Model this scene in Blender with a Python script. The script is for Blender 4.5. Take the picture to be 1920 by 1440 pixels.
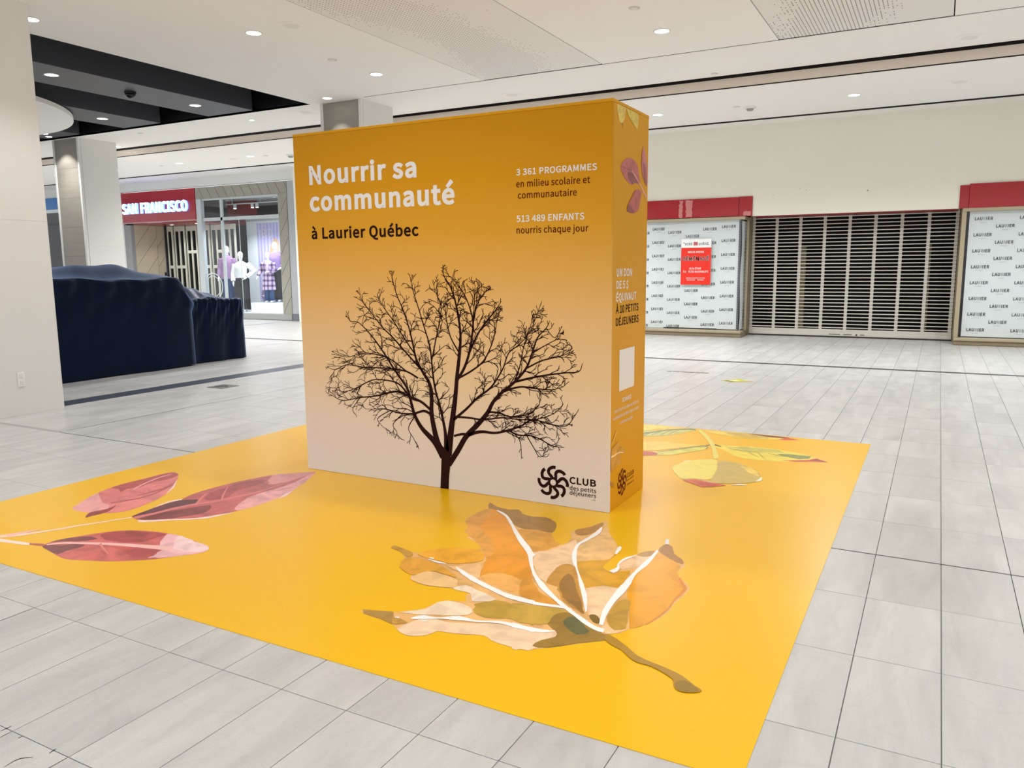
import bpy, bmesh, math, random
from mathutils import Vector, Matrix
from mathutils.geometry import tessellate_polygon

for o in list(bpy.data.objects): bpy.data.objects.remove(o)
SC = bpy.context.scene
COL = SC.collection

# ------------------------------------------------------------------ camera
CR = Vector((0.8805, 0.4741, -0.008)).normalized()
CF = Vector((-0.4700, 0.8704, -0.1469)).normalized()
CR = (CR - CF * CR.dot(CF)).normalized()
CU = CR.cross(CF)
CAMP = Vector((0, 0, 1.5))
FL = 1474.54
cam_d = bpy.data.cameras.new('camera'); cam = bpy.data.objects.new('camera', cam_d); COL.objects.link(cam)
M4 = Matrix((CR, CU, -CF)).transposed().to_4x4(); M4.translation = CAMP
cam.matrix_world = M4
cam_d.sensor_width = 36.0; cam_d.lens = FL * 36.0 / 1920.0; cam_d.clip_end = 200
SC.camera = cam

# ------------------------------------------------------------------ world, exposure
W = bpy.data.worlds.new('world'); SC.world = W; W.use_nodes = True
bg = W.node_tree.nodes['Background']; bg.inputs[0].default_value = (.97, .985, 1.0, 1); bg.inputs[1].default_value = 1.1
SC.view_settings.view_transform = 'Standard'; SC.view_settings.look = 'None'
SC.view_settings.exposure = 0.0; SC.view_settings.gamma = 1.0; SC.view_settings.use_curve_mapping = False
LAMP_POWER = 125.0      # every ceiling downlight
LOW_POWER = 340.0       # downlights of the lower ceiling before the shops
WASH_POWER = 40.0       # column washers

# ------------------------------------------------------------------ pixel -> place (photograph 1920x1440)
def ray(x, y): return CR * ((x - 960) / FL) - CU * ((y - 720) / FL) + CF
def at_z(x, y, z=0.0): d = ray(x, y); return CAMP + d * ((z - CAMP.z) / d.z)
def at_y(x, y, Y): d = ray(x, y); return CAMP + d * (Y / d.y)
def at_x(x, y, X): d = ray(x, y); return CAMP + d * (X / d.x)

# ------------------------------------------------------------------ materials
def lin(c): return tuple((v / 12.92 if v <= 0.04045 else ((v + 0.055) / 1.055) ** 2.4) for v in c)
def rgb(r, g, b, k=1.0): return tuple(v * k for v in lin((r / 255, g / 255, b / 255))) + (1,)
MATS = {}
def mat(name, color, rough=0.5, metal=0.0, noise=0.0, scale=8.0, spec=0.5, emit=None, estr=0.0, bump=0.0, stretch=None, coat=0.0):
    if name in MATS: return MATS[name]
    m = bpy.data.materials.new(name); m.use_nodes = True
    nt = m.node_tree; b = nt.nodes['Principled BSDF']
    b.inputs['Base Color'].default_value = color; b.inputs['Roughness'].default_value = rough
    b.inputs['Metallic'].default_value = metal; b.inputs['Specular IOR Level'].default_value = spec
    b.inputs['Coat Weight'].default_value = coat
    if emit: b.inputs['Emission Color'].default_value = emit; b.inputs['Emission Strength'].default_value = estr
    if noise > 0 or bump > 0:
        geo = nt.nodes.new('ShaderNodeNewGeometry')
        n = nt.nodes.new('ShaderNodeTexNoise'); n.inputs['Scale'].default_value = scale; n.inputs['Detail'].default_value = 6
        src = geo.outputs['Position']
        if stretch:
            mp = nt.nodes.new('ShaderNodeMapping'); mp.inputs['Scale'].default_value = stretch
            nt.links.new(src, mp.inputs['Vector']); src = mp.outputs['Vector']
        nt.links.new(src, n.inputs['Vector'])
        if noise > 0:
            mix = nt.nodes.new('ShaderNodeMix'); mix.data_type = 'RGBA'
            mix.inputs['A'].default_value = tuple(max(0, c * (1 - noise)) for c in color[:3]) + (1,)
            mix.inputs['B'].default_value = tuple(min(1, c * (1 + noise)) for c in color[:3]) + (1,)
            nt.links.new(n.outputs['Fac'], mix.inputs['Factor']); nt.links.new(mix.outputs['Result'], b.inputs['Base Color'])
        if bump > 0:
            bp = nt.nodes.new('ShaderNodeBump'); bp.inputs['Strength'].default_value = bump; bp.inputs['Distance'].default_value = 0.02
            nt.links.new(n.outputs['Fac'], bp.inputs['Height']); nt.links.new(bp.outputs['Normal'], b.inputs['Normal'])
    MATS[name] = m
    return m
def glass(name, tint=(0.98, 0.99, 0.99, 1), refl=1.0):
    if name in MATS: return MATS[name]
    m = bpy.data.materials.new(name); m.use_nodes = True; nt = m.node_tree
    nt.nodes.clear(); out = nt.nodes.new('ShaderNodeOutputMaterial')
    t = nt.nodes.new('ShaderNodeBsdfTransparent'); t.inputs[0].default_value = tint
    g = nt.nodes.new('ShaderNodeBsdfGlossy'); g.inputs['Roughness'].default_value = 0.02
    lw = nt.nodes.new('ShaderNodeLayerWeight'); pw = nt.nodes.new('ShaderNodeMath'); pw.operation = 'POWER'; pw.inputs[1].default_value = 4.0
    f = nt.nodes.new('ShaderNodeMapRange'); f.inputs['To Min'].default_value = .03; f.inputs['To Max'].default_value = .6
    nt.links.new(lw.outputs['Facing'], pw.inputs[0]); nt.links.new(pw.outputs[0], f.inputs['Value'])
    mx = nt.nodes.new('ShaderNodeMixShader')
    nt.links.new(f.outputs[0], mx.inputs[0]); nt.links.new(t.outputs[0], mx.inputs[1]); nt.links.new(g.outputs[0], mx.inputs[2])
    nt.links.new(mx.outputs[0], out.inputs[0]); MATS[name] = m
    return m
TX, TY, TX0, TY0 = 0.2995, 0.6065, 0.098, 1.93
def tile_material():
    m = bpy.data.materials.new('stone_tile'); m.use_nodes = True; nt = m.node_tree; N = nt.nodes; L = nt.links
    b = N['Principled BSDF']; b.inputs['Roughness'].default_value = 0.33
    geo = N.new('ShaderNodeNewGeometry')
    sub = N.new('ShaderNodeVectorMath'); sub.operation = 'SUBTRACT'; sub.inputs[1].default_value = (TX0, TY0, 0)
    div = N.new('ShaderNodeVectorMath'); div.operation = 'DIVIDE'; div.inputs[1].default_value = (TX, TY, 1000)
    fl = N.new('ShaderNodeVectorMath'); fl.operation = 'FLOOR'
    wn = N.new('ShaderNodeTexWhiteNoise'); wn.noise_dimensions = '3D'
    L.new(geo.outputs['Position'], sub.inputs[0]); L.new(sub.outputs[0], div.inputs[0]); L.new(div.outputs[0], fl.inputs[0]); L.new(fl.outputs[0], wn.inputs['Vector'])
    off = N.new('ShaderNodeVectorMath'); off.operation = 'MULTIPLY_ADD'; off.inputs[1].default_value = (40, 40, 40)
    L.new(wn.outputs['Color'], off.inputs[0]); L.new(geo.outputs['Position'], off.inputs[2])
    mp = N.new('ShaderNodeMapping'); mp.inputs['Scale'].default_value = (6.5, 1.3, 1); mp.inputs['Rotation'].default_value = (0, 0, 0.28)
    L.new(off.outputs[0], mp.inputs['Vector'])
    n1 = N.new('ShaderNodeTexNoise'); n1.inputs['Scale'].default_value = 1.0; n1.inputs['Detail'].default_value = 8; n1.inputs['Roughness'].default_value = 0.62; n1.inputs['Distortion'].default_value = 0.6
    L.new(mp.outputs[0], n1.inputs['Vector'])
    r1 = N.new('ShaderNodeValToRGB'); e = r1.color_ramp.elements
    e[0].position = 0.3; e[0].color = rgb(186, 186, 185); e[1].position = 0.72; e[1].color = rgb(211, 211, 209)
    L.new(n1.outputs['Fac'], r1.inputs[0])
    n2 = N.new('ShaderNodeTexNoise'); n2.inputs['Scale'].default_value = 1.7; n2.inputs['Detail'].default_value = 5; n2.inputs['Distortion'].default_value = 1.5
    L.new(off.outputs[0], n2.inputs['Vector'])
    r2 = N.new('ShaderNodeValToRGB'); e = r2.color_ramp.elements      # thin veins
    e[0].position = 0.485; e[0].color = (1, 1, 1, 1); e[1].position = 0.5; e[1].color = (0.955, 0.955, 0.95, 1)
    x = e.new(0.515); x.color = (1, 1, 1, 1)
    L.new(n2.outputs['Fac'], r2.inputs[0])
    n3 = N.new('ShaderNodeTexNoise'); n3.inputs['Scale'].default_value = 160; n3.inputs['Detail'].default_value = 3
    L.new(geo.outputs['Position'], n3.inputs['Vector'])
    r3 = N.new('ShaderNodeValToRGB'); e = r3.color_ramp.elements; e[0].position = 0.3; e[0].color = (0.93, 0.93, 0.93, 1); e[1].position = 0.6; e[1].color = (1, 1, 1, 1)
    L.new(n3.outputs['Fac'], r3.inputs[0])
    r4 = N.new('ShaderNodeMapRange'); r4.inputs['To Min'].default_value = 0.955; r4.inputs['To Max'].default_value = 1.03
    L.new(wn.outputs['Value'], r4.inputs['Value'])
    def mul(a, bb):
        q = N.new('ShaderNodeMix'); q.data_type = 'RGBA'; q.blend_type = 'MULTIPLY'; q.inputs['Factor'].default_value = 1
        L.new(a, q.inputs['A']); L.new(bb, q.inputs['B']); return q.outputs['Result']
    c = mul(mul(mul(r1.outputs[0], r2.outputs[0]), r3.outputs[0]), r4.outputs[0])
    L.new(c, b.inputs['Base Color'])
    rr = N.new('ShaderNodeMapRange'); rr.inputs['To Min'].default_value = 0.27; rr.inputs['To Max'].default_value = 0.42
    L.new(n1.outputs['Fac'], rr.inputs['Value']); L.new(rr.outputs[0], b.inputs['Roughness'])
    return m

# ------------------------------------------------------------------ mesh helpers
class MB:
    def __init__(s): s.v = []; s.f = []; s.mi = []; s.sm = []
    def add(s, vs, fs, mi=0, smooth=False):
        k = len(s.v); s.v += [tuple(p) for p in vs]
        for f in fs: s.f.append(tuple(i + k for i in f)); s.mi.append(mi); s.sm.append(smooth)
        return s
    def box(s, x0, x1, y0, y1, z0, z1, mi=0):
        x0, x1 = min(x0, x1), max(x0, x1); y0, y1 = min(y0, y1), max(y0, y1); z0, z1 = min(z0, z1), max(z0, z1)
        vs = [(x0, y0, z0), (x1, y0, z0), (x1, y1, z0), (x0, y1, z0), (x0, y0, z1), (x1, y0, z1), (x1, y1, z1), (x0, y1, z1)]
        return s.add(vs, [(0, 3, 2, 1), (4, 5, 6, 7), (0, 1, 5, 4), (1, 2, 6, 5), (2, 3, 7, 6), (3, 0, 4, 7)], mi)
    def bbox(s, x0, x1, y0, y1, z0, z1, b=0.01, mi=0):     # box with chamfered edges
        bm = bmesh.new(); bmesh.ops.create_cube(bm, size=1.0)
        for v in bm.verts: v.co = Vector(((x0 + x1) / 2 + v.co.x * (x1 - x0), (y0 + y1) / 2 + v.co.y * (y1 - y0), (z0 + z1) / 2 + v.co.z * (z1 - z0)))
        bmesh.ops.bevel(bm, geom=bm.edges[:], offset=b, segments=2, affect='EDGES', profile=0.5)
        bm.verts.index_update(); s.add([v.co[:] for v in bm.verts], [[v.index for v in f.verts] for f in bm.faces], mi); bm.free(); return s
    def cyl(s, c, r, h, n=24, axis='z', mi=0, r2=None, smooth=True):
        r2 = r if r2 is None else r2; vs = []
        for k in range(n):
            a = 2 * math.pi * k / n; vs.append((r * math.cos(a), r * math.sin(a), 0))
        for k in range(n):
            a = 2 * math.pi * k / n; vs.append((r2 * math.cos(a), r2 * math.sin(a), h))
        def tr(p):
            if axis == 'z': return (c[0] + p[0], c[1] + p[1], c[2] + p[2])
            if axis == 'y': return (c[0] + p[0], c[1] + p[2], c[2] - p[1])
            return (c[0] + p[2], c[1] + p[0], c[2] + p[1])
        vs = [tr(p) for p in vs]
        s.add(vs, [(k, (k + 1) % n, n + (k + 1) % n, n + k) for k in range(n)], mi, smooth)
        return s.add(vs, [tuple(range(n - 1, -1, -1)), tuple(range(n, 2 * n))], mi)
    def loft(s, rings, n=16, mi=0):          # rings: (centre, rx, ry) in the xy plane, or (centre, rx, ry, U, V)
        vs = []
        for r in rings:
            c = Vector(r[0]); U = Vector(r[3]) if len(r) > 3 else Vector((1, 0, 0)); V = Vector(r[4]) if len(r) > 4 else Vector((0, 1, 0))
            for k in range(n):
                a = 2 * math.pi * k / n; vs.append(c + U * (r[1] * math.cos(a)) + V * (r[2] * math.sin(a)))
        fs = []
        for i in range(len(rings) - 1):
            for k in range(n): fs.append((i * n + k, i * n + (k + 1) % n, (i + 1) * n + (k + 1) % n, (i + 1) * n + k))
        fs.append(tuple(range(n - 1, -1, -1))); m = (len(rings) - 1) * n; fs.append(tuple(range(m, m + n)))
        return s.add(vs, fs, mi, True)
    def limb(s, pts, n=10, mi=0):            # pts: (point, radius) tube through points
        P = [Vector(p) for p, r in pts]; rings = []
        for i, (p, r) in enumerate(pts):
            d = (P[min(i + 1, len(P) - 1)] - P[max(i - 1, 0)]).normalized()
            a = Vector((0, 1, 0)) if abs(d.y) < 0.9 else Vector((1, 0, 0))
            u = d.cross(a).normalized(); w = d.cross(u)
            rings.append((P[i], r, r, u, w))
        return s.loft(rings, n, mi)
    def build(s, name, mats, parent=None, **props):
        me = bpy.data.meshes.new(name); me.from_pydata(s.v, [], s.f)
        mats = mats if isinstance(mats, (list, tuple)) else [mats]
        for m in mats: me.materials.append(m)
        me.polygons.foreach_set('material_index', s.mi); me.polygons.foreach_set('use_smooth', s.sm)
        bm = bmesh.new(); bm.from_mesh(me); bmesh.ops.recalc_face_normals(bm, faces=bm.faces[:]); bm.to_mesh(me); bm.free()
        me.update()
        return link(name, me, parent, **props)
def link(name, me, parent=None, **props):
    o = bpy.data.objects.new(name, me); COL.objects.link(o)
    if parent is not None: o.parent = parent; o.matrix_parent_inverse = parent_inv(parent)
    for k, v in props.items(): o[k] = v
    return o
def wm(o):
    m = o.matrix_basis.copy() if o.parent is None else (wm(o.parent) @ o.matrix_parent_inverse @ o.matrix_basis)
    return m
def parent_inv(p): return wm(p).inverted()
def thing(name, label, cat, loc=(0, 0, 0), group=None, **props):
    o = bpy.data.objects.new(name, None); o.empty_display_size = 0.1; COL.objects.link(o); o.location = loc
    o['label'] = label; o['category'] = cat
    if group: o['group'] = group
    for k, v in props.items(): o[k] = v
    return o
def tag(o, label, cat, group=None):
    o['label'] = label; o['category'] = cat
    if group: o['group'] = group
    return o
def struct(o, label=None, cat=None):
    o['kind'] = 'structure'
    if label: o['label'] = label
    if cat: o['category'] = cat
    return o
def rect_minus(xr, yr, holes):
    xs = sorted(set([xr[0], xr[1]] + [min(max(v, xr[0]), xr[1]) for h in holes for v in h[:2]]))
    ys = sorted(set([yr[0], yr[1]] + [min(max(v, yr[0]), yr[1]) for h in holes for v in h[2:]]))
    out = []
    for i in range(len(xs) - 1):
        run = None
        for j in range(len(ys) - 1):
            cx, cy = (xs[i] + xs[i + 1]) / 2, (ys[j] + ys[j + 1]) / 2
            hole = any(h[0] < cx < h[1] and h[2] < cy < h[3] for h in holes)
            if not hole:
                if run is None: run = [ys[j], ys[j + 1]]
                else: run[1] = ys[j + 1]
            if hole or j == len(ys) - 2:
                if run: out.append((xs[i], xs[i + 1], run[0], run[1])); run = None
    return out
def clip_poly(poly, nrm, d):                # keep the side nrm.p <= d (2D)
    out = []
    for i in range(len(poly)):
        a, b = poly[i], poly[(i + 1) % len(poly)]
        da = nrm[0] * a[0] + nrm[1] * a[1] - d; db = nrm[0] * b[0] + nrm[1] * b[1] - d
        if da <= 0: out.append(a)
        if (da < 0 < db) or (db < 0 < da):
            t = da / (da - db); out.append((a[0] + t * (b[0] - a[0]), a[1] + t * (b[1] - a[1])))
    return out
def diagonal_boards(rect, ang, width, gap):
    dx, dy = math.cos(ang), math.sin(ang); n = (-dy, dx); x0, x1, z0, z1 = rect
    cs = [n[0] * x + n[1] * z for x in (x0, x1) for z in (z0, z1)]
    t = min(cs); res = []
    while t < max(cs):
        p = [(x0, z0), (x1, z0), (x1, z1), (x0, z1)]
        p = clip_poly(p, n, t + width - gap)
        if len(p) > 2: p = clip_poly(p, (-n[0], -n[1]), -t)
        if len(p) > 2: res.append(p)
        t += width
    return res
def prism_xz(mb, poly, y0, y1, mi=0):
    n = len(poly); vs = [(x, y0, z) for x, z in poly] + [(x, y1, z) for x, z in poly]
    mb.add(vs, [tuple(range(n)), tuple(range(2 * n - 1, n - 1, -1))] + [(i, (i + 1) % n, n + (i + 1) % n, n + i) for i in range(n)], mi)
    return mb

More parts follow.
